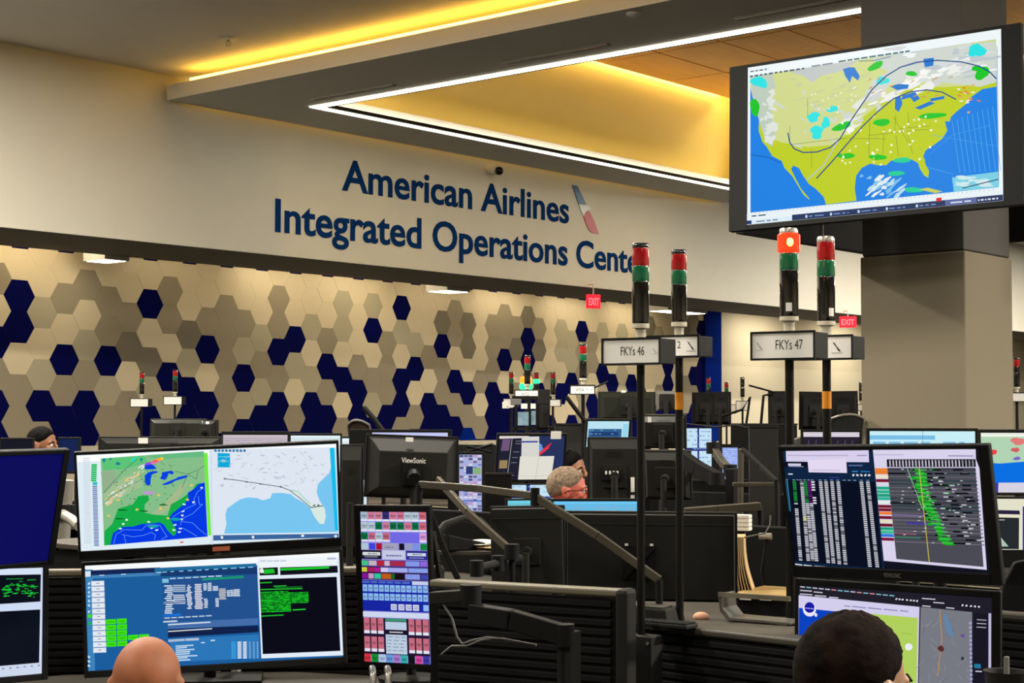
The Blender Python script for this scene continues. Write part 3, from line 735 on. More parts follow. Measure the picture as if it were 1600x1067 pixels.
far_tower(911, 537, 11.3, 'tower light over the white sign right of the middle group', sign=(.165, .06, .03, [('ATCA', -.045, .01, -.01, .012, 'card_ink'), ('- -', .03, .07, -.006, .02, 'card_ink')]))
far_tower(1107, 590, 19, 'faint tower light before the blue end of the hexagon wall', sign=(.2, .08, .1, []))
far_tower(1135, 597, 21, 'tower light with blue clip beside it, left part of the plain wall', sign=(.24, .11, .05, []), tape=(1.55, 1.62))
far_tower(1160, 589, 19.5, 'all dark tower light on a thin stand before the plain wall', cols=('smoke_lens', 'smoke_lens'), sign=(.14, .11, .05, []))
far_tower(1345, 597, 21, 'dark tower light partly hidden by the left edge of the column', cols=('smoke_lens', 'smoke_lens'), sign=(.3, .08, .05, []))
far_tower(1588, 559, 13.4, 'red-tipped tower light right of the column', cols=('red_lens', 'smoke_lens'), sign=(.15, .07, .05, []))
# glowing amber over green lamp in the middle group
p = P(822, 588, 16.5); t = empty('beacon_light', (p.x, p.y, 0), 'short beacon glowing amber over green above the wide white sign', 'signal tower light')
MB().lathe([(.05, p.z), (.06, p.z - .03), (.06, p.z - .07)], n=14).build('amber_lens', 'amber_lens_lit', t, smooth=True)
MB().lathe([(.062, p.z - .07), (.07, p.z - .1), (.05, p.z - .15)], n=14).build('green_lens', 'green_lens_lit', t, smooth=True)
MB().tube([(0, 0, 0), (0, 0, p.z - .14)], .012).build('pole', 'pole', t)
# ------------------------------------------------------------------ screen artworks
R2 = random.Random(11)
def art_maps(w, h):   # upper wide screen, left console
    c = Canvas(w, h, (222, 236, 244)); c.quad((117, 711), (526, 692), (527, 846), (130, 868))
    S = lambda pts: [(120 + a / 5.927, 690 + b / 5.927) for a, b in pts]
    T = lambda pts: [(320 + a / 5.927, 680 + b / 5.927) for a, b in pts]
    c.up(); c.poly([(118, 712), (326, 702), (326, 712), (118, 722)], 'fdfefe'); c.poly([(326, 702), (526, 693), (526, 699), (326, 708)], 'fdfefe')
    c.poly(S([(205, 155), (1155, 85), (1200, 915), (265, 1000)]), (134, 190, 138))
    c.up()
    c.poly(S([(205, 155), (600, 125), (640, 190), (420, 260), (230, 270)]), (92, 196, 118))
    c.poly(S([(600, 125), (1155, 85), (1158, 140), (900, 150), (760, 170)]), (100, 186, 130))
    c.poly(S([(430, 330), (560, 300), (600, 420), (420, 520), (260, 600), (235, 480)]), (160, 192, 146))
    c.poly(S([(830, 560), (940, 420), (1010, 380), (950, 520), (860, 640), (760, 700), (690, 690)]), (164, 186, 140))
    c.poly(S([(210, 280), (330, 260), (360, 380), (245, 500)]), (146, 176, 140))
    c.up()
    c.poly(S([(380, 640), (510, 600), (560, 520), (650, 510), (660, 560), (620, 600), (620, 680), (700, 700), (830, 710), (860, 600), (960, 540), (1050, 470), (1090, 400), (1168, 390), (1200, 915), (265, 1000), (262, 860), (330, 790)]), (18, 172, 72))
    c.up()
    c.poly(S([(1168, 388), (1110, 405), (1070, 450), (1010, 490), (1020, 540), (980, 600), (930, 640), (870, 690), (848, 730), (880, 790), (915, 850), (905, 900), (880, 905), (830, 850), (800, 800), (760, 775), (700, 785), (600, 790), (520, 815), (420, 820), (340, 880), (318, 995), (1200, 915)]), (0, 56, 226))
    c.up()
    for pts in ([(575, 215), (650, 200), (700, 225), (722, 255), (680, 262), (620, 262), (600, 235)], [(612, 320), (650, 285), (720, 275), (735, 290), (680, 310), (668, 360), (668, 410), (640, 420), (618, 395)], [(770, 290), (860, 272), (882, 290), (870, 312), (832, 300), (820, 345), (800, 365), (752, 350), (770, 320)], [(775, 405), (850, 370), (900, 350), (920, 335), (1010, 315), (1005, 340), (900, 370), (840, 405), (790, 415)]):
        c.poly(S(pts), (0, 66, 222))
    for x, y, r in ((365, 205, 20), (235, 172, 18), (578, 165, 15), (295, 160, 12)): c.blob(*S([(x, y)])[0], r / 5.9, r / 6.5, (20, 130, 150), .4, 9)
    c.poly(S([(480, 175), (510, 145), (545, 135), (520, 170), (495, 190)]), (20, 226, 186))
    for x, y, rx, ry, col in ((690, 195, 60, 14, (236, 110, 190)), (740, 165, 34, 16, (250, 170, 40)), (640, 205, 26, 14, (150, 70, 220)), (705, 180, 30, 9, (240, 90, 60)), (770, 155, 14, 12, (250, 210, 40))):
        c.blob(*S([(x, y)])[0], rx / 5.9, ry / 5.9, col, .4, 10, -.25)
    for _ in range(46):
        t = R2.random(); c.blob(*S([(260 + 340 * t + R2.uniform(-20, 20), 590 - 330 * t + R2.uniform(-50, 50))])[0], R2.uniform(1, 6), R2.uniform(.6, 2), R2.choice([(232, 236, 224), (214, 206, 176), (196, 214, 196), (240, 196, 130)]), .5, 8, -.6)
    c.blob(*S([(655, 488)])[0], 9.5, 3, (190, 150, 206), .1, 12)
    for x, y in ((420, 655), (395, 740), (615, 665), (790, 605)): c.blob(*S([(x, y)])[0], 7, 1.2, (10, 96, 20), .3, 9)
    for x, y in ((295, 710), (550, 650), (835, 735), (1010, 555), (765, 640), (450, 362), (375, 556), (745, 510), (1045, 415)): c.blob(*S([(x, y)])[0], 2.4, 1.8, (244, 200, 90), .3, 8)
    for x, y in ((960, 745), (965, 708), (970, 668), (980, 600), (1065, 580), (690, 830), (735, 850), (950, 835), (940, 870), (660, 770), (460, 750), (405, 835), (430, 790), (1140, 440), (890, 850), (900, 800)): c.blob(*S([(x, y)])[0], 2.4, 1.4, (240, 246, 246), .4, 7)
    for x, y in ((905, 745), (700, 815)): c.blob(*S([(x, y)])[0], 8, 2.6, (10, 160, 170), .2, 10)
    for _ in range(60): c.blob(*S([(R2.uniform(280, 900), R2.uniform(180, 640))])[0], 1.2, .8, (60, 120, 76), .4, 6)
    for pts in ([(350, 980), (370, 890), (440, 845), (600, 850), (640, 800), (760, 800), (830, 915)], [(420, 890), (520, 915), (620, 900), (690, 870), (725, 900), (715, 940)], [(1155, 440), (1100, 480), (1070, 550), (1085, 600), (1000, 640), (880, 720)], [(1110, 520), (1120, 600), (1150, 600), (1060, 690), (960, 740), (950, 800)], [(960, 765), (1060, 780), (1130, 850), (1190, 900)], [(970, 830), (1040, 870), (1100, 910)], [(440, 900), (460, 975)], [(780, 940), (830, 910)]):
        c.line(S(pts), .9, (96, 150, 250))
    for pts in ([(240, 490), (330, 380), (430, 260), (540, 160)], [(240, 600), (330, 500), (470, 420), (600, 350)], [(890, 280), (1010, 305), (1100, 270), (1160, 225)], [(1010, 305), (1090, 355), (1105, 280)], [(960, 440), (1000, 330)]):
        c.line(S(pts), .8, (66, 110, 84))
    c.up()
    for i in range(9): c.poly(S([(122, 208 + i * 19), (172, 208 + i * 19), (174, 224 + i * 19), (124, 224 + i * 19)]), (10, 190, 90))
    c.poly(S([(138, 380), (182, 380), (184, 412), (140, 412)]), (60, 190, 200))
    for i in range(31):
        y = 418 + i * 19; x = 138 + i * 1.2; c.poly(S([(x, y), (x + 44, y), (x + 45, y + 15), (x + 1, y + 15)]), (140, 156, 196) if i % 2 else (120, 140, 186))
    for i in range(40):
        y = 150 + i * 21; x = 42 + i * 1.2; c.poly(S([(x, y), (x + 62, y - 3), (x + 62, y + 7), (x, y + 10)]), (206, 216, 226))
    c.poly(S([(1155, 100), (1190, 100), (1232, 900), (1205, 905)]), (110, 236, 60))
    c.blob(*S([(965, 968)])[0], 3, 1.6, (230, 110, 110), .2, 8)
    # right-hand map
    c.poly(T([(20, 110), (1160, 105), (1218, 930), (65, 955)]), (222, 230, 242)); c.up()
    c.poly(T([(165, 945), (185, 850), (175, 760), (190, 700), (240, 660), (310, 610), (380, 590), (470, 598), (520, 620), (590, 600), (610, 550), (700, 548), (780, 560), (830, 600), (900, 640), (960, 690), (1000, 780), (1050, 850), (1090, 850), (1108, 780), (1098, 700), (1050, 620), (1025, 540), (1040, 460), (1100, 400), (1150, 350), (1165, 300), (1218, 930)]), (120, 198, 240))
    c.poly(T([(780, 520), (850, 530), (900, 580), (960, 640), (1060, 660), (1098, 700), (1108, 780), (1090, 850), (1050, 850), (1000, 780), (960, 690), (870, 600)]), (216, 232, 226))
    c.poly(T([(1158, 110), (1203, 108), (1220, 915), (1190, 915)]), (20, 188, 236)); c.poly(T([(1203, 108), (1212, 107), (1230, 930), (1220, 930)]), (190, 232, 250))
    c.poly(T([(100, 160), (215, 165), (220, 300), (102, 300)]), (10, 168, 216))
    c.poly(T([(65, 960), (1222, 945), (1224, 998), (65, 1012)]), (58, 100, 156))
    c.up()
    for i in range(90):
        x, y = R2.uniform(80, 1130), R2.uniform(130, 500)
        c.blob(*T([(x, y)])[0], R2.uniform(1, 5), R2.uniform(.5, 1.4), R2.choice([(196, 204, 220), (186, 196, 212), (206, 214, 228)]), .5, 7, R2.uniform(-.8, .8))
    for i in range(9): c.blob(*T([(80 + i * 34, 137)])[0], 2.4, 2.4, (66, 130, 176), .15, 10)
    c.line(T([(165, 410), (290, 424), (370, 438), (500, 458), (690, 488), (770, 520), (870, 600), (970, 690)]), 1.3, (92, 106, 116))
    c.line(T([(770, 520), (850, 530), (900, 590), (960, 650)]), .9, (120, 190, 180)); c.line(T([(970, 690), (1080, 672)]), 1.6, (90, 100, 110))
    for x in (370, 500, 690, 170, 1000, 1040): c.blob(*T([(x, 410 + (x - 170) * .15 if x < 900 else 668)])[0], 2, 1.4, (80, 92, 104), .4, 6)
    for x, y in ((430, 978), (145, 980), (888, 965), (1195, 970)): c.blob(*T([(x, y)])[0], 2.2, 2.4, (232, 240, 250), .3, 7)
    c.line(T([(110, 195), (205, 198)]), 1, (120, 210, 240)); c.line(T([(110, 240), (205, 242)]), 1, (120, 210, 240))
    c.poly([(325, 703), (328, 703), (331, 858), (328, 858)], (206, 222, 236))
    return c
def art_work(w, h):   # lower wide screen
    c = Canvas(w, h, (24, 92, 156)); c.quad((131, 884), (531, 862), (535, 1029), (136, 1054))
    S = lambda pts: [(120 + a / 5.614, 870 + b / 5.614) for a, b in pts]
    T = lambda pts: [(240 + a / 5.161, 870 + b / 5.161) for a, b in pts]
    c.up(); c.poly([(131, 884), (531, 862), (531, 876), (131, 896)], 'f6fafc'); c.poly([(131, 890), (143, 890), (147, 1053), (137, 1054)], (60, 130, 186))
    c.poly(S([(110, 120), (720, 92), (728, 140), (110, 175)]), (16, 36, 84)); c.poly(S([(120, 165), (720, 135), (722, 165), (118, 195)]), (64, 130, 186))
    c.poly(T([(0, 90), (825, 50), (826, 110), (0, 140)]), (30, 108, 158)); c.poly(T([(50, 115), (830, 80), (832, 140), (52, 160)]), (18, 56, 110))
    c.poly(T([(105, 545), (835, 505), (836, 560), (106, 600)]), (66, 108, 168)); c.poly(T([(105, 600), (836, 565), (838, 620), (106, 670)]), (10, 30, 72))
    c.poly(T([(106, 680), (838, 640), (842, 835), (180, 870)]), (42, 118, 184))
    c.poly(T([(60, 185), (830, 140), (834, 505), (75, 540)]), (32, 80, 142))
    c.up()
    for i in range(13):
        y = 218 + i * 50.5; x = 118 + i * 1.5
        c.poly(S([(x, y), (x + 112, y - 4), (x + 113, y + 40), (x, y + 44)]), (226, 232, 242)); c.poly(S([(x + 42, y + 16), (x + 70, y + 15), (x + 70, y + 22), (x + 42, y + 23)]), (130, 140, 156))
    for (x, y, n) in ((245, 565, 2), (247, 617, 2), (247, 668, 2), (250, 718, 4), (250, 768, 2)):
        for k in range(n):
            xx = x + k * 95; yy = y - k * 6
            c.poly(S([(xx, yy), (xx + 88, yy - 4), (xx + 88, yy + 42), (xx, yy + 46)]), (60, 224, 10)); c.line(S([(xx + 20, yy + 24), (xx + 68, yy + 21)]), .8, (30, 130, 10))
    c.poly(S([(85, 520), (118, 518), (120, 550), (87, 552)]), (70, 220, 20)); c.poly(S([(88, 590), (118, 588), (120, 616), (90, 618)]), (20, 176, 90))
    for y in (240, 278, 320, 356, 398, 438, 496, 905, 945, 985): c.blob(*S([(98, y)])[0], 2, 2, (200, 224, 240), .4, 7)
    c.poly(S([(62, 130), (112, 125), (113, 175), (64, 180)]), (214, 230, 240))
    for x in (190, 380, 690): c.line(S([(x, 165 - (x - 190) * .05), (x + 40, 163 - (x - 190) * .05)]), 1.2, (214, 232, 246))
    for i in range(11): c.line(T([(60 + i * 70, 125 - i * 4.2), (60 + i * 70 + R2.uniform(24, 46), 123 - i * 4.2)]), 1.4, (150, 206, 236))
    for i in range(7): c.line(T([(125 + i * 62, 178 - i * 3.5), (125 + i * 62 + 44, 176 - i * 3.5)]), 1.8, (190, 214, 230))
    c.poly(T([(385, 176), (720, 152), (722, 172), (386, 194)]), (20, 150, 110)); c.poly(T([(60, 180), (112, 178), (114, 212), (62, 214)]), (130, 190, 220))
    def blockcol(x0, x1, y0, y1, n, col, jag=0, tt=T):
        for i in range(n):
            y = y0 + (y1 - y0) * i / n; j = R2.uniform(0, jag); xx = x0 + (y - y0) * .02
            c.line(tt([(xx + j, y), (xx + (x1 - x0) - R2.uniform(0, jag), y - 1)]), (y1 - y0) / n / 5.2 * .62, col)
    blockcol(75, 160, 240, 500, 15, (206, 222, 236), 30); blockcol(150, 245, 236, 300, 4, (170, 190, 214)); blockcol(150, 245, 318, 400, 5, (196, 208, 226), 8)
    blockcol(250, 300, 235, 440, 14, (226, 232, 242), 22); blockcol(318, 386, 228, 440, 15, (228, 226, 234), 14); blockcol(394, 420, 222, 285, 5, (220, 230, 242), 4)
    blockcol(430, 460, 218, 290, 5, (220, 230, 242), 4); blockcol(470, 512, 244, 285, 4, (220, 230, 242), 4); blockcol(520, 575, 265, 360, 7, (206, 206, 196), 6)
    blockcol(398, 428, 350, 430, 6, (220, 230, 242), 6); blockcol(492, 516, 345, 420, 6, (220, 230, 242), 2); blockcol(585, 606, 280, 335, 4, (220, 230, 242), 3)
    blockcol(612, 632, 276, 335, 4, (220, 230, 242), 3); blockcol(636, 690, 272, 335, 4, (220, 230, 242), 6)
    c.poly(T([(70, 375), (245, 362), (246, 380), (70, 392)]), (122, 140, 176)); c.poly(T([(70, 478), (210, 466), (212, 488), (72, 500)]), (20, 110, 210))
    for i in range(7): c.line(T([(80 + i * 56, 508 - i * 3.4), (80 + i * 56 + 40, 506 - i * 3.4)]), 1.9, (186, 206, 226))
    c.line(T([(72, 538), (178, 531)]), 2.4, (200, 216, 232)); c.line(T([(110, 562), (446, 540)]), 1.8, (226, 234, 244)); c.line(T([(110, 618), (460, 594)]), 1.5, (236, 240, 246))
    c.poly(T([(108, 686), (242, 676), (243, 696), (108, 706)]), (170, 186, 210)); c.poly(T([(248, 676), (354, 670), (355, 690), (248, 696)]), (180, 194, 214))
    c.line(T([(452, 692), (482, 690)]), 1.8, (220, 230, 240)); c.line(T([(374, 711), (400, 709)]), 1.6, (220, 230, 240))
    for i in range(8): c.line(T([(170, 740 + i * 17), (170 + R2.uniform(80, 190), 732 + i * 17)]), 1.9, (200, 222, 240))
    for k, (x, col) in enumerate(((620, (60, 170, 230)), (640, (60, 170, 230)), (670, (230, 236, 244)), (714, (230, 236, 244)), (762, (120, 170, 216)), (794, (120, 170, 216)), (824, (120, 170, 216)))):
        for i in range(9): c.line(T([(x, 706 + i * 16), (x + (24 if k in (2, 3) else 9), 705 + i * 16)]), 2.0, col)
    # green terminal
    c.poly(T([(832, 45), (848, 8), (1505, 0), (1530, 808), (858, 838)]), (226, 236, 248)); c.poly(T([(848, 10), (1480, -5), (1482, 60), (850, 85)]), (238, 243, 248)); c.up()
    for i in range(4): c.line(T([(860 + i * 55, 32 - i), (900 + i * 55, 30 - i)]), 2.2, (190, 200, 216))
    c.line(T([(1410, 10), (1470, 8)]), 3, (176, 188, 210))
    c.poly(T([(850, 90), (1000, 82), (1002, 145), (852, 152)]), (8, 12, 16)); c.poly(T([(1018, 84), (1488, 68), (1490, 126), (1020, 148)]), (10, 12, 22))
    c.poly(T([(850, 182), (1480, 160), (1500, 772), (870, 802)]), (4, 4, 20)); c.up()
    c.poly(T([(890, 100), (970, 96), (975, 130), (890, 138)]), (20, 196, 40)); c.poly(T([(1020, 92), (1420, 74), (1420, 92), (1022, 110)]), (20, 206, 46)); c.blob(*T([(870, 112)])[0], 3, 5, (230, 240, 230), .4, 7)
    c.line(T([(858, 212), (948, 208)]), 1.6, (30, 190, 50)); c.line(T([(966, 240), (1066, 236)]), 1.6, (30, 190, 50)); c.line(T([(862, 268), (1195, 258)]), 1.6, (30, 200, 50)); c.line(T([(980, 250), (1195, 243)]), .8, (20, 160, 40))
    for i in range(13):
        y = 292 + i * 13.5; x = 862; end = 1080 if i < 1 else (1245 if i < 8 else 1100)
        while x < end:
            l = R2.uniform(9, 26); c.line(T([(x, y - (x - 862) * .04), (min(x + l, end), y - (x + l - 862) * .04)]), 1.7, R2.choice([(12, 190, 34), (24, 220, 40), (8, 150, 26)])); x += l + R2.uniform(3, 9)
    c.line(T([(1120, 436), (1220, 430)]), 1.8, (30, 210, 50)); c.line(T([(864, 488), (1040, 478)]), 1.8, (20, 190, 40))
    return c
def art_blue(w, h):
    c = Canvas(w, h, (6, 6, 88)); return c
def art_terminal(w, h):  # far left lower
    c = Canvas(w, h, (6, 12, 24)); c.quad((-180, 898), (64, 886), (67, 1060), (-175, 1080)); c.up()
    c.poly([(-180, 895), (64, 885), (64, 897), (-180, 906)], (214, 226, 246)); c.poly([(-180, 960), (62, 942), (62, 955), (-180, 970)], (206, 220, 244)); c.poly([(61, 885), (64, 885), (67, 1060), (62, 1055)], (206, 220, 244)); c.poly([(-180, 1062), (67, 1042), (67, 1060), (-175, 1082)], (206, 216, 236))
    c.line([(2, 906), (30, 905)], 1.6, (20, 130, 50)); c.line([(38, 907), (52, 906)], 2, (20, 140, 50))
    for i in range(60):
        x = R2.uniform(-6, 52); y = 917 + abs(x - 24) * .25 + R2.uniform(-8, 14); c.line([(x, y), (x + R2.uniform(2, 7), y - .3)], 1.5, R2.choice([(20, 190, 50), (16, 150, 40), (30, 210, 60)]))
    for i in range(6): c.line([(0 + i * 12, 1052 - i), (3 + i * 12, 1052 - i)], 2, (120, 140, 180))
    return c
def art_sched(w, h):  # right upper
    c = Canvas(w, h, (14, 16, 30)); S = lambda pts: [(1210 + a / 4.637, 690 + b / 4.637) for a, b in pts]; T = lambda pts: [(1370 + a / 4.64, 690 + b / 4.64) for a, b in pts]
    c.quad((1221, 704), (1531, 704), (1553, 893), (1246, 895)); c.up()
    c.poly(S([(50, 70), (740, 70), (850, 985), (160, 960)]), (10, 34, 64)); c.poly(S([(75, 292), (765, 302), (830, 950), (135, 920)]), (4, 12, 30))
    c.poly(S([(80, 70), (715, 68), (720, 156), (84, 152)]), (214, 206, 236)); c.up(); c.poly(S([(252, 140), (548, 130), (556, 236), (262, 232)]), (226, 216, 240)); c.line(S([(95, 104), (560, 106)]), 2, (186, 176, 206)); c.line(S([(630, 106), (700, 106)]), 2, (160, 150, 186)); c.line(S([(285, 215), (500, 217)]), 2, (200, 190, 216))
    c.poly(S([(60, 150), (250, 152), (252, 195), (64, 195)]), (8, 12, 30)); c.line(S([(105, 174), (195, 175)]), 4, (206, 206, 230)); c.line(S([(108, 188), (220, 189)]), 1.2, (150, 150, 190))
    c.line(S([(570, 180), (670, 180)]), 2, (90, 110, 160)); c.line(S([(595, 224), (635, 224)]), 1.6, (50, 140, 210)); c.line(S([(660, 224), (724, 226)]), 1.6, (40, 120, 190)); c.line(S([(104, 246), (134, 247)]), 2, (210, 216, 226)); c.line(S([(425, 270), (495, 272)]), 1.6, (40, 60, 140))
    for x in (604, 634, 664, 694, 722): c.blob(*S([(x, 252)])[0], 2, 2, (214, 220, 230), .3, 8)
    for x in (88, 145, 175, 200, 232, 262, 290, 350, 392, 440, 486, 535, 573, 614, 664, 712): c.line(S([(x - 8, 290), (x + 9, 291)]), 1.3, (130, 150, 180))
    cols = [(145, 162, 305, 920, 205), (203, 212, 305, 920, 265), (232, 252, 305, 920, 300), (264, 282, 305, 920, 330), (350, 374, 305, 930, 420), (392, 414, 305, 930, 460), (438, 458, 305, 935, 505), (485, 502, 305, 935, 552), (660, 676, 305, 945, 735), (708, 724, 305, 945, 790)]
    n = 44
    for ci, (a, b, y0, y1, xe) in enumerate(cols):
        for i in range(n):
            t = i / n; y = y0 + (y1 - y0) * t; x = a - 6 + (xe - a) * t; wd = 22
            col = (206, 206, 216) if i > 11 else ((30, 150, 60) if ci in (0, 2) else (110, 20, 130) if ci == 3 else (206, 206, 216))
            if ci == 0 and 12 < i < 15: continue
            c.line(S([(x, y), (x + wd, y + .5)]), 1.9, col if R2.random() > .12 else tuple(int(v * .6) for v in col))
    for i in range(4): c.line(S([(286 + i * 2, 305 + i * 20), (306 + i * 2, 306 + i * 20)]), 2.4, (224, 224, 232))
    for i in range(3): c.line(S([(300 + i * 2, 425 + i * 20), (320 + i * 2, 426 + i * 20)]), 2.4, (224, 224, 232))
    c.line(S([(82, 300), (110, 530)]), 1.2, (60, 150, 190)); c.line(S([(95, 300), (122, 530)]), 1.2, (60, 150, 190)); c.blob(*S([(238, 590)])[0], 3, 3, (206, 200, 120), .3, 8)
    for x in (160, 236, 320): c.line(S([(x, 942 + (x - 160) * .06), (x + 60 + (x == 320) * 36, 946 + (x - 160) * .06)]), 2, (220, 224, 232))
    # right window
    c.poly(T([(5, 65), (735, 65), (738, 135), (770, 200), (825, 918), (98, 885)]), (216, 210, 236)); c.up()
    c.poly(T([(112, 198), (735, 195), (803, 898), (190, 868)]), (74, 74, 84)); c.poly(T([(108, 135), (735, 135), (738, 190), (112, 192)]), (16, 14, 26)); c.up()
    for i in range(26): c.poly(T([(126 + i * 23.4, 142), (136 + i * 23.4, 142), (140 + i * 23.4, 188), (130 + i * 23.4, 188)]), (196, 192, 206) if i < 22 else (150, 150, 160))
    lab = [(200, (236, 130, 50)), (222, (230, 126, 50)), (250, (236, 226, 196)), (280, (120, 16, 40)), (305, (214, 214, 226)), (335, (20, 170, 130)), (362, (30, 176, 140)), (388, (20, 160, 120)), (412, (40, 180, 150)), (440, (226, 236, 230)), (470, (120, 16, 40)), (495, (120, 16, 40)), (520, (236, 126, 56)), (552, (110, 16, 40)), (580, (226, 220, 190)), (608, (110, 16, 40)), (634, (20, 160, 120)), (660, (50, 190, 140)), (684, (50, 120, 226)), (712, (120, 16, 50))]
    for y, col in lab: x = 22 + (y - 200) * .11; c.poly(T([(x, y), (x + 92, y), (x + 95, y + 22), (x + 3, y + 22)]), col)
    for i in range(21):
        y = 208 + i * 26.5; x0 = 118 + i * 3.3
        c.line(T([(x0, y), (x0 + 620, y + 3)]), 1.6, R2.choice([(46, 48, 58), (96, 96, 106), (34, 60, 66), (110, 104, 116)]))
        for _ in range(3):
            xx = x0 + R2.uniform(60, 560); c.line(T([(xx, y), (xx + 14, y)]), 1.1, (190, 214, 200))
    c.line(T([(160, 540), (400, 545)]), 2, (126, 106, 160)); c.line(T([(265, 598), (500, 606)]), 3.4, (66, 56, 150)); c.line(T([(175, 676), (330, 680)]), 2, (150, 90, 110)); c.line(T([(175, 706), (360, 706)]), 2, (60, 130, 100)); c.line(T([(125, 238), (245, 238)]), 2.6, (10, 10, 18)); c.line(T([(140, 455), (320, 458)]), 2.2, (16, 20, 30))
    c.up()
    for i in range(20):
        y = 211 + i * 27.6; gx = 335 + i * 3 + (0 if i < 6 else (i - 6) * 11)
        for _ in range(3): c.blob(*T([(gx + R2.uniform(-28, 44), y + R2.uniform(-6, 6))])[0], R2.uniform(3, 8), R2.uniform(2, 3.4), (20, 168, 34), .4, 8)
        if i % 2 == 0 and i < 12: c.blob(*T([(440 + R2.uniform(0, 130), y)])[0], 6, 1.6, (24, 160, 40), .4, 8)
        for _ in range(3):
            bx = gx + R2.choice([-40, 50, 110, 170, 240, 300]) + R2.uniform(-14, 14)
            if 130 < bx < 700: c.poly(T([(bx, y - 6), (bx + R2.uniform(40, 80), y - 6), (bx + 60, y + 6), (bx, y + 6)]), (8, 8, 14)); 
        bx = gx + R2.uniform(80, 260)
        if i > 1: c.poly(T([(bx, y - 5), (bx + 34, y - 5), (bx + 34, y + 5), (bx, y + 5)]), (184, 186, 190))
        c.line(T([(gx - 20, y - 2), (gx + 60, y + 1)]), 1, (90, 220, 100))
    c.up(); c.line(T([(345, 195), (385, 520), (428, 880)]), 1.1, (214, 200, 70))
    c.line(T([(260, 200), (372, 490)]), .8, (150, 220, 160))
    c.poly(T([(105, 965), (830, 1000), (833, 1025), (108, 990)]), (206, 200, 224)); c.line(T([(20, 100), (230, 102)]), 1.4, (186, 178, 206)); c.line(T([(550, 110), (720, 112)]), 1.8, (150, 140, 170))
    return c
def art_browser(w, h):  # right lower
    c = Canvas(w, h, (30, 28, 40)); c.quad((1240, 917), (1549, 930), (1556, 1120), (1243, 1100)); c.up()
    c.poly([(1240, 934), (1438, 948), (1440, 1120), (1243, 1110)], (210, 206, 236)); c.poly([(1440, 948), (1520, 954), (1526, 1120), (1441, 1115)], (118, 120, 130)); c.poly([(1522, 955), (1546, 957), (1552, 1120), (1526, 1119)], (22, 20, 34)); c.poly([(1545, 955), (1549, 955), (1555, 1120), (1551, 1120)], (190, 184, 214))
    c.up(); c.poly([(1241, 955), (1316, 960), (1330, 1115), (1243, 1110)], (4, 64, 190)); c.poly([(1316, 959), (1436, 966), (1438, 1120), (1320, 1115)], (176, 208, 92))
    c.poly([(1243, 1005), (1262, 992), (1272, 1080), (1243, 1080)], (96, 176, 232))
    c.up(); c.blob(1259, 957, 11, 12, (236, 232, 246), .03, 20); c.blob(1259, 954, 8.5, 9, (20, 20, 160), .03, 18); c.line([(1251, 955), (1267, 956)], 1.6, (150, 150, 230)); c.blob(1270, 966, 2.5, 3, (236, 232, 246), .2, 8)
    for a, b in ((1317, 1326), (1330, 1352), (1356, 1377), (1382, 1403), (1408, 1420)): c.line([(a, 949.5 + (a - 1317) * .06), (b, 950 + (b - 1317) * .06)], 1.8, (140, 134, 180))
    c.blob(1423, 1014, 6, 6, (236, 236, 246), .03, 16); c.line([(1412, 992), (1428, 993)], 1, (140, 170, 80))
    for i in range(15): c.line([(1243 + i * 10.5, 920 + i * .75), (1250 + i * 10.5, 920.5 + i * .75)], 1.6, R2.choice([(210, 210, 226), (230, 150, 160), (140, 200, 220)]))
    for a, b, y in ((1243, 1262, 926), (1266, 1280, 928), (1243, 1263, 932), (1268, 1286, 934), (1292, 1306, 936), (1442, 1462, 934), (1443, 1455, 946), (1460, 1476, 940), (1480, 1492, 948)): c.line([(a, y), (b, y + .8)], 1.6, (214, 214, 228))
    for x in (1401, 1406, 1411, 1418, 1424, 1429, 1434, 1505, 1511, 1518, 1524, 1530): c.blob(x, 936 + (x - 1401) * .07, 1.6, 1.6, (230, 230, 240), .3, 6)
    for i in range(26): 
        x, y = R2.uniform(1444, 1516), R2.uniform(958, 1067); c.line([(x, y), (x + R2.uniform(-14, 14), y + R2.uniform(4, 16))], .8, R2.choice([(138, 140, 150), (100, 102, 114), (150, 146, 140)]))
    c.blob(1484, 978, 5, 18, (96, 132, 168), .4, 10, -.4); c.line([(1470, 952), (1475, 1000), (1470, 1060)], 1.2, (196, 140, 70)); c.blob(1474, 1015, 5, 5, (86, 42, 36), .2, 9); c.blob(1508, 1030, 3, 3, (60, 60, 70), .2, 8); c.blob(1507, 993, 3, 3, (110, 70, 150), .3, 8)
    for i in range(15): c.blob(1518 + i * .35, 972 + i * 7, 2.4, 2.6, (160, 160, 196), .2, 8)
    for y in (966, 972, 978): c.line([(1528, y), (1542, y + .5)], 1.2, (190, 190, 206))
    c.poly([(1526, 1038), (1536, 1038), (1537, 1045), (1527, 1045)], (30, 120, 160)); c.line([(1529, 1050), (1538, 1050)], 1.8, (210, 210, 220))
    return c
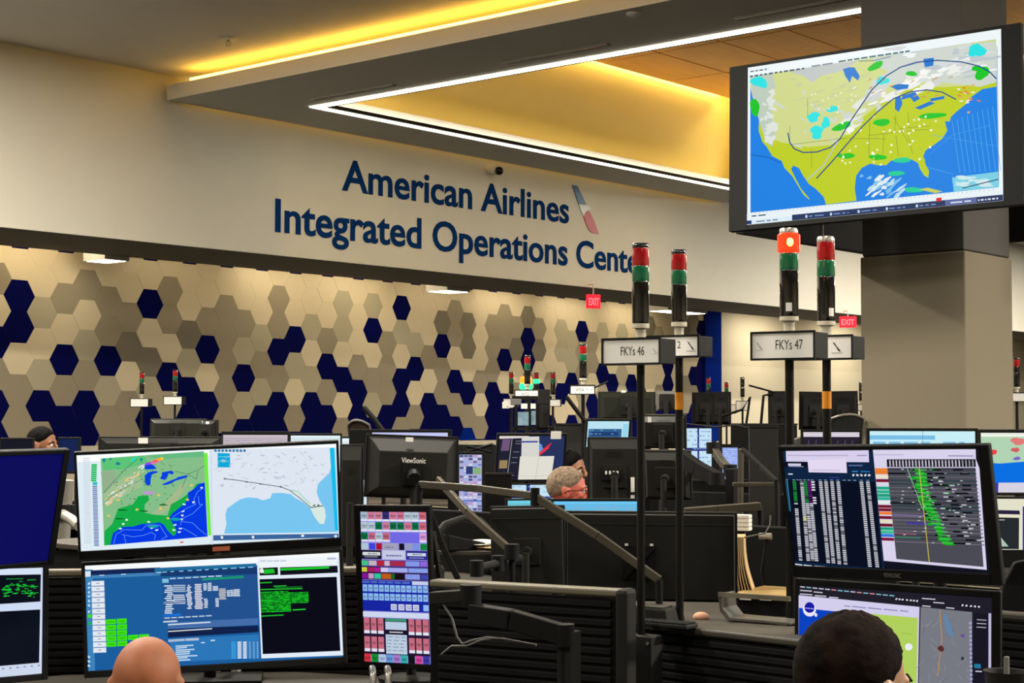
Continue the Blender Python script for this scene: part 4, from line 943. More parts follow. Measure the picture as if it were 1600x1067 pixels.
def art_touch(w, h):  # tall touch panel
    c = Canvas(w, h, (150, 146, 226)); L = lambda x, y: ((x - 38) / 740 * .94 + .02 * 0, y)
    W = 9; c.up()
    def cell(i, y0, y1, col, n=9, pad=.008, lo=None, x0=0.0, x1=1.0):
        a = x0 + (x1 - x0) * i / n + pad / 2; b = x0 + (x1 - x0) * (i + 1) / n - pad / 2
        c.rect(a, y0, b, y1, col)
        c.up()
        if lo: c.rect(a, lo, b, y1, (226, 226, 240))
        c.words(a + .012, (y0 + (lo or y1)) / 2 - .004, b - .012, .006, tuple(int(v * .55) for v in hexc(col)), .02, .05, .006); c.words(a + .02, (y0 + (lo or y1)) / 2 + .006, b - .02, .005, tuple(int(v * .6) for v in hexc(col)), .02, .05, .006)
        c.lay -= 1
    PK, PG, GR, LG, NV = (206, 120, 148), (166, 186, 200), (10, 110, 66), (176, 196, 206), (50, 44, 110)
    for r, (y0, y1, cols) in enumerate(((0.0, .062, [PG, PK, (206, 126, 140), NV, PK, (206, 110, 140), LG, LG, (206, 104, 120)]), (.068, .13, [LG, LG, GR, (196, 120, 150), GR, GR, (206, 112, 140), GR, (206, 100, 124)]), (.138, .198, [GR, (190, 104, 130), LG, (190, 104, 124), None, None, None, None, (214, 150, 214)]))):
        for i, col in enumerate(cols):
            if col: cell(i, y0, y1, col, lo=y1 - .012)
    c.rect(.45, .135, .89, .205, (112, 104, 226))
    for a, b, col in ((0, .11, (176, 196, 210)), (.12, .22, (60, 66, 216)), (.23, .32, (170, 14, 46)), (.33, .57, (160, 160, 184)), (.58, .66, (14, 14, 30)), (.67, .77, (150, 154, 190)), (.78, .88, (120, 146, 220)), (.9, 1, (14, 130, 60))): c.rect(a, .208, b, .252, col)
    c.rect(0, .255, .31, .315, (20, 18, 40)); c.rect(.32, .255, .67, .315, (196, 200, 226)); c.rect(.68, .255, 1, .315, (40, 40, 140)); c.up()
    c.rect(.02, .268, .29, .29, (214, 218, 220)); c.rect(.7, .27, .98, .29, (206, 214, 230)); c.words(.38, .285, .62, .01, (84, 92, 150), .01, .03, .008); c.words(.1, .276, .24, .006, (90, 90, 90)); c.words(.78, .276, .92, .006, (80, 90, 140)); c.rect(.05, .297, .25, .303, (150, 150, 170)); c.rect(.73, .299, .95, .305, (140, 150, 200)); c.words(.36, .23, .5, .01, (120, 120, 150))
    c.lay -= 1
    c.rect(0, .32, 1, .365, (70, 56, 150))
    for a, b, col in ((0, .1, (70, 190, 130)), (.11, .23, (196, 176, 190)), (.24, .34, (186, 30, 46)), (.35, .43, (206, 176, 190)), (.44, .66, (166, 40, 70)), (.67, .88, (130, 150, 230)), (.89, 1, (140, 100, 216))): c.rect(a, .325, b, .358, col)
    c.rect(0, .365, 1, .452, (52, 16, 66))
    for a, b, col in ((0, .08, (206, 206, 60)), (.09, .2, (160, 30, 90)), (.2, .28, (176, 20, 150)), (.29, .4, (206, 200, 236)), (.4, .7, (160, 170, 236)), (.71, 1, (130, 156, 232))): c.rect(a, .37, b, .4, col)
    for a, b, col in ((0, .09, (130, 20, 150)), (.1, .18, (200, 150, 190)), (.19, .29, (40, 196, 160)), (.3, .44, (190, 90, 20)), (.44, .5, (20, 100, 40)), (.5, .64, (14, 10, 16)), (.66, .88, (130, 150, 230)), (.89, 1, (60, 66, 170))): c.rect(a, .41, b, .445, col)
    c.rect(0, .455, 1, .66, (20, 36, 160)); c.up()
    c.words(.0, .462, .74, .012, (80, 110, 196), .08, .12, .02); c.rect(.76, .457, 1, .48, (196, 206, 236))
    for r in range(2):
        for i in range(12): cell(i, .485 + r * .058, .53 + r * .058, (140, 186, 240), 12, .014)
    for a in (.43, .545, .655, .765): c.rect(a, .61, a + .09, .65, (206, 210, 232)); c.up(); c.words(a + .02, .622, a + .08, .006, (120, 120, 170)); c.words(a + .02, .634, a + .08, .006, (120, 120, 170)); c.lay -= 1
    c.rect(.92, .61, 1, .65, (140, 186, 240))
    c.rect(0, .665, 1, .70, (206, 214, 236)); c.rect(0, .705, 1, .95, (30, 18, 50)); c.up()
    for r, (y0, y1) in enumerate(((.705, .81), (.83, .93))):
        for i in range(3): cell(i, y0, y1, (196, 106, 124), 3, .02, y1 - .02, 0, .32); cell(i, y0, y1, (196, 106, 124), 3, .02, y1 - .02, .68, 1)
    c.rect(.34, .705, .66, .725, (60, 140, 110)); c.rect(.34, .728, .66, .78, (186, 204, 226)); c.rect(.34, .782, .66, .81, (20, 14, 40)); c.rect(.34, .812, .66, .94, (186, 204, 222)); c.up()
    for k in range(5): c.words(.36, .825 + k * .022, .64, .006, (130, 146, 170), .05, .1, .03)
    c.words(.4, .792, .6, .008, (220, 220, 230), .01, .03, .005)
    for i, col in enumerate([(210, 50, 66), (14, 140, 40), (176, 196, 230), (100, 150, 210), (166, 120, 200), (50, 170, 170), (20, 16, 24), (206, 70, 150), (60, 60, 160)]): cell(i, .945, .998, col)
    return c
def art_strip(w, h, a=(200, 238, 246), b=(120, 190, 230)):
    c = Canvas(w, h, a); c.up(); c.rect(0, .08, .62, .16, b); c.words(.03, .2, .9, .05, b, .05, .14, .03, .7); c.up(); c.rect(.5, 0, .505, 1, (120, 150, 170))
    for k in range(7): c.words(.04, .3 + k * .09, .96, .02, b, .04, .1, .02, .5)
    return c
def art_pc(w, h):   # window with tail logo wallpaper
    c = Canvas(w, h, (36, 48, 92)); c.quad((772, 682), (865, 683), (882, 748), (789, 747)); c.up()
    S = lambda p: [(690 + a / 5.335, 660 + b / 5.335) for a, b in p]
    c.poly(S([(735, 165), (780, 190), (810, 240), (770, 280), (720, 260)]), (96, 150, 216)); c.poly(S([(770, 270), (810, 215), (852, 172), (840, 225), (790, 278)]), (222, 50, 66))
    c.up(); c.poly(S([(430, 112), (660, 112), (662, 135), (440, 140)]), (220, 210, 206)); c.poly(S([(440, 140), (610, 140), (690, 468), (525, 468)]), (30, 30, 48))
    c.poly(S([(608, 125), (740, 125), (790, 285), (655, 285)]), (214, 212, 206)); c.poly(S([(645, 282), (905, 282), (942, 475), (690, 475)]), (224, 222, 210)); c.up()
    c.poly(S([(618, 160), (742, 160), (744, 172), (622, 172)]), (50, 60, 160)); c.poly(S([(470, 145), (530, 145), (545, 235), (485, 235)]), (110, 84, 120)); c.poly(S([(500, 310), (560, 310), (575, 375), (515, 375)]), (150, 130, 90)); c.line(S([(540, 140), (605, 470)]), .7, (170, 180, 170))
    for y in (160, 180, 245, 290, 330, 430): c.line(S([(560 + y * .1, y), (600 + y * .1, y)]), 1, (120, 124, 130))
    c.line(S([(790, 285), (820, 470)]), .8, (190, 190, 180)); c.line(S([(690, 440), (930, 440)]), .7, (200, 200, 186))
    return c
def art_dash(w, h):
    c = Canvas(w, h, (186, 226, 240)); c.up(); c.rect(.03, .30, .83, .9, (46, 92, 140)); c.rect(.86, .1, .98, 1, (150, 214, 236)); c.up(); c.rect(.1, .42, .75, .56, (26, 60, 110)); c.words(.06, .7, .7, .14, (214, 232, 240), .03, .05, .03)
    for k in range(4): c.words(.05, .34 + k * .14, .8, .03, (110, 160, 200), .05, .1, .03, .6)
    return c
def art_mix(w, h):
    c = Canvas(w, h, (196, 226, 244)); c.up(); c.rect(.45, .0, .52, 1, (36, 40, 120)); c.rect(0, .45, 1, .52, (40, 40, 120))
    for k in range(9): c.words(.04, .06 + k * .1, .96, .025, (120, 160, 210), .05, .12, .03, .6)
    return c
def art_portrait(w, h):
    c = Canvas(w, h, (176, 172, 214)); c.up()
    for k in range(22):
        y = k / 22
        for i in range(5):
            if R2.random() < .8: c.rect(i / 5 + .02, y + .006, (i + 1) / 5 - .02, y + .038, R2.choice([(206, 206, 230), (120, 130, 200), (150, 180, 230), (90, 100, 140), (190, 150, 190), (206, 214, 236), (60, 80, 120)]))
    c.up(); c.rect(.62, .2, .95, .3, (130, 176, 120)); c.rect(.3, .18, .6, .3, (40, 60, 110)); c.rect(0, .47, 1, .5, (30, 30, 60)); c.rect(0, .7, 1, .72, (60, 110, 200))
    return c
def art_portrait_blue(w, h):
    c = Canvas(w, h, (150, 170, 236)); c.up()
    for k in range(14): c.words(.08, .05 + k * .066, .92, .02, (200, 216, 246), .06, .2, .04, .7)
    c.rect(.3, .55, .95, .66, (90, 130, 220)); return c
def art_map2(w, h):
    c = Canvas(w, h, (176, 212, 178)); c.quad((1533, 678), (1700, 676), (1700, 766), (1552, 768)); c.up()
    c.poly([(1540, 722), (1570, 724), (1590, 722), (1700, 712), (1700, 770), (1552, 768)], (0, 110, 226)); c.poly([(1530, 676), (1700, 674), (1700, 682), (1533, 684)], (236, 240, 226)); c.up()
    c.blob(1557, 707, 6, 4.5, (232, 66, 70), .2, 10); c.blob(1592, 690, 10, 6, (226, 120, 120), .3, 10); c.blob(1590, 703, 6, 4, (214, 90, 100), .3, 10); c.blob(1594, 716, 5, 3, (120, 100, 200), .3, 10); c.blob(1556, 738, 2.5, 4, (110, 180, 240), .3, 8)
    c.poly([(1530, 754), (1700, 750), (1700, 770), (1552, 769)], (60, 56, 160)); c.up(); c.poly([(1573, 753), (1700, 750), (1700, 768), (1575, 768)], (214, 210, 226))
    c.poly([(1640, 684), (1660, 684), (1665, 700), (1645, 700)], (232, 90, 90))
    return c
def art_doc(w, h):
    c = Canvas(w, h, (226, 224, 200)); c.quad((1556, 780), (1700, 782), (1700, 856), (1562, 857)); c.up()
    c.poly([(1556, 797), (1583, 798), (1594, 801), (1592, 856), (1562, 856)], (230, 226, 200)); c.poly([(1558, 808), (1590, 809), (1592, 856), (1562, 856)], (34, 40, 44)); c.poly([(1557, 797), (1590, 798), (1591, 804), (1558, 803)], (36, 30, 60)); c.poly([(1594, 792), (1700, 792), (1700, 858), (1597, 857)], (40, 50, 170)); c.poly([(1560, 830), (1578, 852), (1562, 852)], (176, 196, 180))
    c.line([(1560, 812), (1570, 812)], 1.2, (190, 190, 190)); return c
def art_dim(w, h):
    c = Canvas(w, h, (34, 28, 44)); c.up(); c.rect(0, 0, 1, .12, (214, 206, 216)); c.up()
    for k in range(7): c.line([(.1 + k * .13, .2), (.05 + k * .13, .6), (.1 + k * .13, .9)], .008, (110, 100, 126))
    return c
def art_top(w, h, a=(228, 244, 248)):
    c = Canvas(w, h, a); c.up(); c.rect(0, .06, 1, 1, tuple(int(v * .93) for v in a)); c.up()
    for k in range(10): c.words(.04, .14 + k * .08, .96, .02, (150, 170, 190), .04, .1, .02, .6)
    return c

# ------------------------------------------------------------------ foreground screens
UM, UT = monitor('wide_monitor', 'wide curved monitor showing two maps, upper one of the left stack', (3.406, 4.172, 1.346), (-40.4, 8.0, -2.6), .83, .345, art_maps, bez=(.008, .008, .01, .028), mt='black', sup=False)
WM = monitor('wide_monitor', 'wide monitor behind the bald man, with blue window and green terminal', (3.423, 4.163, .985), (-46.6, -2.1, -2.9), .83, .365, art_work, bez=(.012, .012, .012, .022), mt='dark', sup=False)
monitor('monitor', 'upper left monitor with an empty dark blue screen, cut by the picture edge', (2.643, 4.282, 1.333), (-.1, 14.1, -1.0), .56, .36, art_blue, bez=(.014, .022, .014, .014), sup=False)
FLM = monitor('monitor', 'lower left monitor with green writing on black, cut by the picture edge', (2.742, 4.474, .982), (3.2, -4, 2.6), .56, .36, art_terminal, bez=(.014, .022, .014, .02), sup=False)
monitor('monitor', 'upper monitor of the right stack, showing a listing and a green schedule chart', (4.087, 2.145, 1.352), (-87.6, 10.6, -1.1), .615, .375, art_sched, bez=(.012, .03, .012, .032), logo=('VIEWSONIC', .05), sup=False)
monitor('monitor', 'lower monitor of the right stack, behind the dark-haired man', (4.487, 2.332, .930), (-78, .8, .9), .615, .375, art_browser, bez=(.012, .025, .02, .02), sup=False, deskz=.74)
TP = monitor('touch_panel', 'tall portrait touch screen full of small coloured buttons', (3.866, 3.795, 1.06), (-73.1, 2.7, -1), .275, .53, art_touch, bez=(.022, .012, .022, .018), cat='touch screen')
MB(UT).box((.03, -.010, -.16), (.055, .003, .014)).build('orange_tag', mat('salmon_tag', (224, 120, 84), .6), UM)
# near-front things of the big ViewSonic back etc.
def px_mon(name, x0, y0, x1, y1, d, rel, lab, art=None, pitch=0, roll=0, wmul=1, **k):
    k.setdefault('deskz', .88 if d < 8.45 else .95)
    p = P((x0 + x1) / 2, (y0 + y1) / 2, d); w = (x1 - x0) * d / FPX / max(cos(RD(rel)), .3) * wmul; h = (y1 - y0) * d / FPX
    return monitor(name, lab, (p.x, p.y, p.z), (-49.55 + rel, pitch, roll), w, h, art, **k)
def back_mon(x0, y0, x1, y1, d, rel, lab, pitch=0, roll=0, arm=None, mt='black', sticker=None, **k):
    k.setdefault('deskz', .88 if d < 8.45 else .95)
    "monitor seen from behind: rel is the turn of its rear face"
    p = P((x0 + x1) / 2, (y0 + y1) / 2, d); w = (x1 - x0) * d / FPX / max(cos(RD(rel)), .3); h = (y1 - y0) * d / FPX
    root, T = monitor('monitor', lab, (p.x, p.y, p.z), (-49.55 + rel + 180, pitch, roll), w, h, None, mt=mt, thick=.035, **k)
    if sticker:
        m = MB(T); u, v, sw, sh = sticker; m.box(((.5 - u) * w, .058, (.5 - v) * h), (sw, .003, sh)); m.build('sticker', 'label', root)
    return root, T, w, h
r_, T_, w_, h_ = back_mon(571, 680, 714, 778, 7.6, 8, 'back of the thick old monitor with pale maker lettering', roll=-2)
# deep stepped shell of that monitor
s = MB(T_); yb = .04; fr = [(-w_ / 2 + .02, -h_ / 2 + .02), (w_ / 2 - .02, -h_ / 2 + .02), (w_ / 2 - .02, h_ / 2 - .02), (-w_ / 2 + .02, h_ / 2 - .02)]; bk = [(p[0] * .80, p[1] * .66 - .012) for p in fr]
s.add([(p[0], yb, p[1]) for p in fr] + [(p[0], yb + .085, p[1]) for p in bk], [(0, 1, 5, 4), (1, 2, 6, 5), (2, 3, 7, 6), (3, 0, 4, 7), (4, 5, 6, 7)]); s.build('deep_shell', 'dark', r_, bevel=.004)
text_mesh('ViewSonic', -.055, .055, .02, .045, 'logo', 'label', r_, T=T_ @ Matrix.Translation((.0, .1262, 0)) @ Matrix.Rotation(pi, 4, 'Z'), ext=.0006, off=.01)
MB(T_).box((0.02, .092, .125), (.035, .003, .02)).build('sticker', 'label', r_)
MB(T_).box((-.0, .14, -.03), (.10, .03, .10)).tube([(0, .15, -.03), (0.0, .2, -.05)], .03).build('mount_plate', 'black', r_)
MON_L = back_mon(768, 790, 884, 926, 6.9, -6, 'left one of the two big dark monitor backs below the man in glasses', pitch=0, roll=1.5, mt='dark', flat=True)
MON_W = r_, T_, w_, h_ = back_mon(884, 799, 1150, 938, 6.0, -7, 'right and wider one of the two big dark monitor backs, behind the poles', pitch=0, mt='dark', vesa=False, flat=True, sup=False)
v = MB(T_); v.box((.04, .058, -.02), (.12, .012, .12))
for a in (-1, 1): v.bar((.04 - a * .055, .066, .035), (.04 + a * .055, .075, -.075), .012, .01)
v.tube([(.04, .06, -.02), (.04, .11, -.02)], .022); v.build('mount_cross', 'black', r_)
m = MB(T_)
for i in (-1, 0, 1): m.box((.04 + i * .045, .068, .045), (.012, .004, .008))
m.build('bolt_heads', 'label', r_)
px_mon('monitor', 790, 779, 862, 860, 7.4, 20, 'lit screen peeping over the left big dark monitor back', lambda w, h: art_top(w, h, (110, 206, 226)), bez=(.008, .008, .008, .01))
px_mon('monitor', 862, 779, 1001, 850, 7.1, 3, 'bright light-blue screen just below the man in glasses', lambda w, h: art_top(w, h, (110, 200, 246)), bez=(.008, .008, .012, .01))

# ------------------------------------------------------------------ middle distance
q, T_ = px_mon('monitor', 771, 676, 888, 753, 9.6, 14, 'tilted monitor with dark wallpaper, red tail emblem and white windows', art_pc, pitch=13, roll=0, wmul=.93, bez=(.012, .014, .014, .012), sup=True)
MB(T_).box((.14, -.012, .135), (.062, .004, .045)).build('white_tag', 'label', q)
px_mon('monitor', 783, 756, 869, 800, 9.5, 12, 'monitor with bright blue windows under the one with the red tail emblem', lambda w, h: art_mix(w, h), bez=(.01, .01, .006, .01), sup=False)
px_mon('touch_panel', 713, 706, 757, 816, 8.3, 5, 'small tall touch panel right of the thick monitor back', art_portrait, bez=(.014, .014, .014, .014), cat='touch screen')
px_mon('monitor', 912, 654, 988, 700, 9.2, 18, 'lit monitor with blue dashboard before the tall tower light', art_dash, pitch=11, wmul=.94, bez=(.008, .014, .012, .006))
r_, T_, w_, h_ = back_mon(918, 683, 1003, 800, 7.9, -4, 'dark monitor back with two pale strips, right of the man in glasses', mt='dark')
MB(T_).box((-.085, .06, -.045), (.018, .003, .07)).box((-.085, .06, -.125), (.018, .003, .06)).build('pale_strips', 'label', r_)
MB(T_).box((.015, .068, .0), (.10, .02, .05)).build('port_block', 'black', r_)
m = MB(T_)
for i in range(4): m.box((.04 - i * .018, .08, .012), (.009, .003, .016))
m.build('port_sockets', 'label', r_)
MON_O = r_, T_, w_, h_ = back_mon(934, 612, 1024, 656, 11.2, 6, 'glossy olive-black monitor back under sign box 46', mt='olive', sup=True, sticker=(.42, .0, .03, .014))
MB(T_).tube([(-.02 + .07 * cos(t / 12 * 2 * pi), .06, -.01 + .05 * sin(t / 12 * 2 * pi)) for t in range(13)], .004, 6).build('ring_mount', 'black', r_)
r_, T_, w_, h_ = back_mon(1026, 611, 1060, 642, 12, -10, 'small grey-rimmed monitor back left of the orange-taped pole', mt='grey')
r_, T_, w_, h_ = back_mon(1004, 647, 1072, 700, 9.3, -12, 'dark monitor back with small white tag, between the two left poles', pitch=-8, mt='olive', sticker=(.2, .12, .02, .03))
MON_A = r_, T_, w_, h_ = back_mon(1008, 702, 1080, 780, 8.6, -16, 'dark monitor back leaning under the white-tagged one, on a heavy arm', pitch=-10, mt='dark', sup=True)
back_mon(1081, 613, 1118, 664, 15, 10, 'black monitor back before the blue end of the hexagon wall')
MON_C = back_mon(1114, 612, 1142, 664, 14.6, -14, 'black monitor back left of the thin tower lights on the plain wall')
MON_B = back_mon(1203, 611, 1238, 668, 14.0, -30, 'black monitor back left of the lit red tower light pole')
back_mon(1248, 612, 1294, 672, 14.0, 8, 'left half of a pair of black monitor backs behind the taped pole', roll=-1)
back_mon(1294, 611, 1340, 672, 14.0, -8, 'right half of a pair of black monitor backs beside the column', roll=1)
r_, T_, w_, h_ = back_mon(236, 654, 322, 688, 12.5, 6, 'olive monitor back under the tilted small sign', mt='olive', sticker=(.96, .22, .028, .04))
back_mon(318, 656, 342, 690, 12.2, -30, 'narrow grey monitor back with white sticker beside the olive one', mt='dark', sticker=(.6, .2, .028, .04))
back_mon(156, 682, 346, 735, 8.8, 4, 'wide dark monitor back with white sticker over the weather map screen', mt='dark', sticker=(.37, .12, .05, .03))
px_mon('monitor', 0, 684, 52, 735, 10.4, 10, 'black monitor left of the dark-haired woman, with small white mark', lambda w, h: Canvas(w, h, (14, 16, 30)))
px_mon('monitor', 90, 683, 126, 740, 10.6, -10, 'monitor with dim blue screen right of the dark-haired woman', lambda w, h: Canvas(w, h, (12, 30, 78)))
px_mon('monitor', 346, 674, 452, 740, 9.4, 0, 'screen with pale lilac top showing over the left stack', lambda w, h: art_top(w, h, (206, 190, 200)), bez=(.01, .01, .02, .01))
px_mon('monitor', 452, 677, 534, 740, 8.8, 0, 'white-topped screen showing over the corner of the left stack', lambda w, h: art_top(w, h), bez=(.008, .008, .012, .01))
px_mon('monitor', 531, 682, 575, 795, 9.2, 0, 'sliver of white screen between left stack and thick monitor back', lambda w, h: art_top(w, h), bez=(.005, .005, .01, .01))
px_mon('monitor', 545, 671, 706, 750, 8.5, -4, 'screen with lilac top edge right behind the thick monitor back', lambda w, h: art_top(w, h, (196, 200, 244)), bez=(.12, .02, .016, .01))
back_mon(531, 694, 568, 870, 7.9, 2, 'tall plain dark monitor back in portrait, left of the touch screen', mt='dark', vesa=False)
MON_4 = px_mon('monitor', 1070, 668, 1113, 738, 11, 4, 'monitor divided into four bright windows between the poles', art_mix, bez=(.006, .006, .006, .006))
px_mon('touch_panel', 1127, 698, 1154, 750, 10.5, 4, 'small tall pale-blue panel right of the four-window monitor', art_portrait_blue, bez=(.006, .006, .006, .006), cat='touch screen')
px_mon('monitor', 1252, 671, 1346, 740, 8.6, -6, 'dim screen with pale top bar above the right stack', art_dim, bez=(.014, .014, .014, .01))
px_mon('monitor', 1354, 669, 1528, 760, 6.6, 0, 'pale screen peeping over the top of the right stack', lambda w, h: art_strip(w, h), bez=(.012, .012, .012, .01))
px_mon('monitor', 1529, 671, 1704, 774, 7.6, 0, 'monitor with red and green map, upper one at right edge of picture', art_map2, bez=(.010, .010, .016, .014))
px_mon('monitor', 1553, 776, 1720, 862, 7.5, 0, 'monitor with cream and blue windows, lower one at right edge of picture', art_doc, bez=(.008, .008, .01, .01), sup=False)
# ------------------------------------------------------------------ stands that carry the stacked foreground screens
def post_stand(lab, x, y, base, top, rz, feet=True, arms=()):
    t = empty('monitor_stand', (x, y, base), lab, 'monitor stand', RD(rz))
    MB().box((0, 0, .01), (.34, .2, .02)).build('foot_plate', 'dark', t, bevel=.003)
    MB().tube([(0, 0, .02), (0, 0, top - base)], .02, 14).build('post', 'black', t, smooth=True)
    for a in arms:
        MB().bar((0, 0, a[0] - base), (a[1], a[2], a[0] - base), .03, .04).build('arm', 'black', t)
    return t
a = RM(-40.4, 0, 0)
post_stand('black post stand between the two wide monitors of the left stack', 3.408 + .16 * .65, 4.17 + .16 * .76, .74, 1.42, -43, arms=((1.346, 0, -.1), (.985, 0, -.1)))
post_stand('black post stand behind the two monitors of the right stack', 4.72, 2.30, .74, 1.42, -84, arms=((1.352, 0, -.58), (.93, 0, -.12)))
post_stand('black post stand behind the two left-edge monitors', 2.72, 4.66, .74, 1.42, 0, arms=((1.333, 0, -.2), (.982, 0, -.12)))
def pinv(o): return (Matrix.Translation(o.location) @ Matrix.Rotation(o.rotation_euler.z, 4, 'Z')).inverted()
for k, (px, lab) in enumerate(((337, 'pale upright leg seen under the wide monitor, left one of two'), (369, 'pale upright leg seen under the wide monitor, right one of two'))):
    p = P(px, 1050, 5.55); MB(pinv(WM[0])).box((p.x, p.y, .86), (.02, .03, .24)).build('leg', 'lgrey', WM[0], bevel=.003)
for k, (px, lab) in enumerate(((583, 'curved silver foot under the tall touch screen, left one of two'), (607, 'curved silver foot under the tall touch screen, right one of two'))):
    p = P(px, 1052, 5.15); MB(pinv(TP[0])).tube([(p.x, p.y, .75), (p.x, p.y, p.z - .01), (p.x + .01, p.y + .012, p.z + .006), (p.x + .035, p.y + .04, p.z + .008)], .011, 10).build('foot', 'silver', TP[0], smooth=True)

# ------------------------------------------------------------------ consoles
def bench(x0, y0, x1, y1, z, lab, spine=None, spine_top=None, poly=None, spx=None):
    x, y = (x0 + x1) / 2, (y0 + y1) / 2
    t = empty('console_desk', (x, y, 0), lab, 'desk')
    m = MB()
    if poly:
        q = [(a - x, b - y) for a, b in poly]; n = len(q)
        m.add([(a, b, z - .03) for a, b in q] + [(a, b, z) for a, b in q], [tuple(range(n))[::-1], tuple(range(n, 2 * n))] + [(i, (i + 1) % n, n + (i + 1) % n, n + i) for i in range(n)])
    else: m.box((0, 0, z - .015), (x1 - x0, y1 - y0, .03))
    m.build('desk_top', 'desk', t, bevel=.006)
    w, d = x1 - x0, y1 - y0
    if poly: w *= .55; d *= .5
    for sx in (-1, 1):
        for sy in (-1, 1): MB().box((sx * (w / 2 - .08), sy * (d / 2 - .08), (z - .03) / 2), (.06, .06, z - .03)).build('leg', 'desk_dark', t)
    if not poly:
        MB().box((-(x1 - x0) / 2 + .03, 0, z / 2 + .02), (.02, y1 - y0 - .2, z - .12)).build('modesty_panel', 'desk_dark', t)
    if spine_top:
        sx = ((spx if spx else x) - x)
        MB().box((sx, 0, (z + spine_top) / 2), (.04, (y1 - y0) - .06, spine_top - z)).build('spine_panel', 'desk_dark', t, bevel=.006)
    return t
bench(2.0, 3.3, 4.15, 5.0, .74, 'dark console of the left operators carrying the wide monitors', poly=[(2.0, 3.95), (2.85, 3.9), (3.5, 3.42), (3.72, 3.62), (4.08, 3.74), (3.86, 4.26), (3.3, 4.8), (2.0, 4.95)])
bench(3.45, 1.0, 4.95, 2.5, .74, 'dark console of the right operator carrying the two stacked screens')
bench(5.0, 3.0, 6.5, 6.72, .88, 'long dark console carrying the thick monitor back and two big monitor backs', spine_top=1.17, spx=5.86)
bench(7.15, 2.6, 7.95, 6.4, .88, 'dark console beyond the man in glasses', spine_top=1.20, spx=7.85)
bench(8.75, 5.35, 10.2, 7.1, .95, 'dark console under the olive monitor back', spine_top=1.34)
bench(5.1, 6.85, 6.9, 7.75, .95, 'dark console behind the left stack of screens', spine_top=1.2, spx=6.6)
bench(5.4, 8.7, 6.9, 9.35, .95, 'dark console before the dark-haired woman', spine_top=1.2, spx=6.7)
bench(7.4, 9.2, 8.5, 10.5, .95, 'dark console under the olive monitor below the two small tower lights', spine_top=1.3, spx=8.2)
bench(11.9, 6.55, 13.1, 8.8, .95, 'far dark console before the plain beige wall', spine_top=1.28)
bench(9.6, 8.2, 10.9, 10.4, .95, 'far dark console under the middle group of tower lights', spine_top=1.40, spx=10.2)
bench(12.9, 10.2, 15.6, 11.7, .95, 'farthest dark console in front of the hexagon wall', spine_top=1.32)
bench(10.4, 13.4, 11.3, 14.6, .95, 'far dark console under the two small tower lights at left', spine_top=1.25)
bench(14.2, 8.6, 19.4, 9.6, .95, 'farthest dark console before the beige wall', spine_top=1.36, spx=14.6)

# slatted low walls
def slat_panel(a, b, z0, z1, th, lab, cap='desk', n=9, top_w=None, caps=True):
    a, b = Vector((a[0], a[1], 0)), Vector((b[0], b[1], 0)); L = (b - a).length; ang = math.atan2(b.y - a.y, b.x - a.x)
    t = empty('slat_wall', (a.x, a.y, 0), lab, 'partition', ang)
    MB().box2((0, -th / 2 + .008, 0.0), (L, th / 2 - .008, z1 - .03)).build('core', 'desk_dark', t)
    m = MB(); H = (z1 - .03 - z0) / n
    for i in range(n): m.box2((.03, -th / 2, z0 + i * H + .004), (L - .03, -th / 2 + .01, z0 + (i + 1) * H - .006))
    m.build('slats', 'black', t, bevel=.0015)
    MB().box2((0, -th / 2 - .004, z1 - .022), (L, (top_w or th / 2 + .004), z1)).build('cap_rail', cap, t, bevel=.006)
    if caps:
        MB().box2((L - .012, -th / 2 - .012, 0), (L + .03, th / 2 + .012, z1 + .002)).build('end_post', 'dark', t, bevel=.012)
    return t
M['rail'] = mat('rail_metal', (112, 105, 88), .5)
slat_panel((3.80, 3.56), (3.945, 2.93), .3, 1.104, .05, 'slatted dark low wall right of the tall touch screen', cap='rail', n=28)
slat_panel((4.385, 3.50), (4.33, 2.50), .25, .952, .04, 'slatted dark low wall with a shelf top, behind the pole bracket', cap='desk', n=24, top_w=.25, caps=False)
slat_panel((2.95, 5.25), (4.30, 4.02), .3, 1.085, .05, 'slatted dark low wall behind the left stack of screens', cap='rail', n=28)
slat_panel((1.9, 5.15), (2.9, 5.25), .3, 1.09, .05, 'slatted dark low wall behind the left-edge monitors', cap='rail', n=28, caps=False)
slat_panel((5.02, 2.85), (5.02, 1.2), .3, 1.0, .05, 'slatted dark low wall behind the right stack of screens', cap='desk', n=24, caps=False)
# bolted pole bracket
p = P(1003, 1026, 5.12); t = empty('pole_bracket', (p.x, p.y, 0), 'grey bolted box at the foot of the left pole', 'bracket', RD(-84))
MB().box2((-.045, -.022, .74), (.045, .05, .935)).build('box', 'dark', t, bevel=.003)
m = MB()
for i in (-1, 1):
    for z in (.915, .765): m.tube([(i * .033, -.026, z), (i * .033, -.021, z)], .005, 10)
m.build('bolts', 'grey', t)
MB().tube([(0, .0, 0), (0, .0, .74)], .02).build('post', 'pole', t)
p = P(1226, 1060, 5.0); t = empty('pole_bracket', (p.x, p.y, 0), 'narrow bolted plate left of the lower right screen', 'bracket', RD(-84))
MB().box2((-.024, -.03, .4), (.024, .0, .93)).build('plate', 'dark', t, bevel=.002)
MB().tube([(0, -.035, .905), (0, -.03, .905)], .006, 10).build('bolt', 'grey', t)

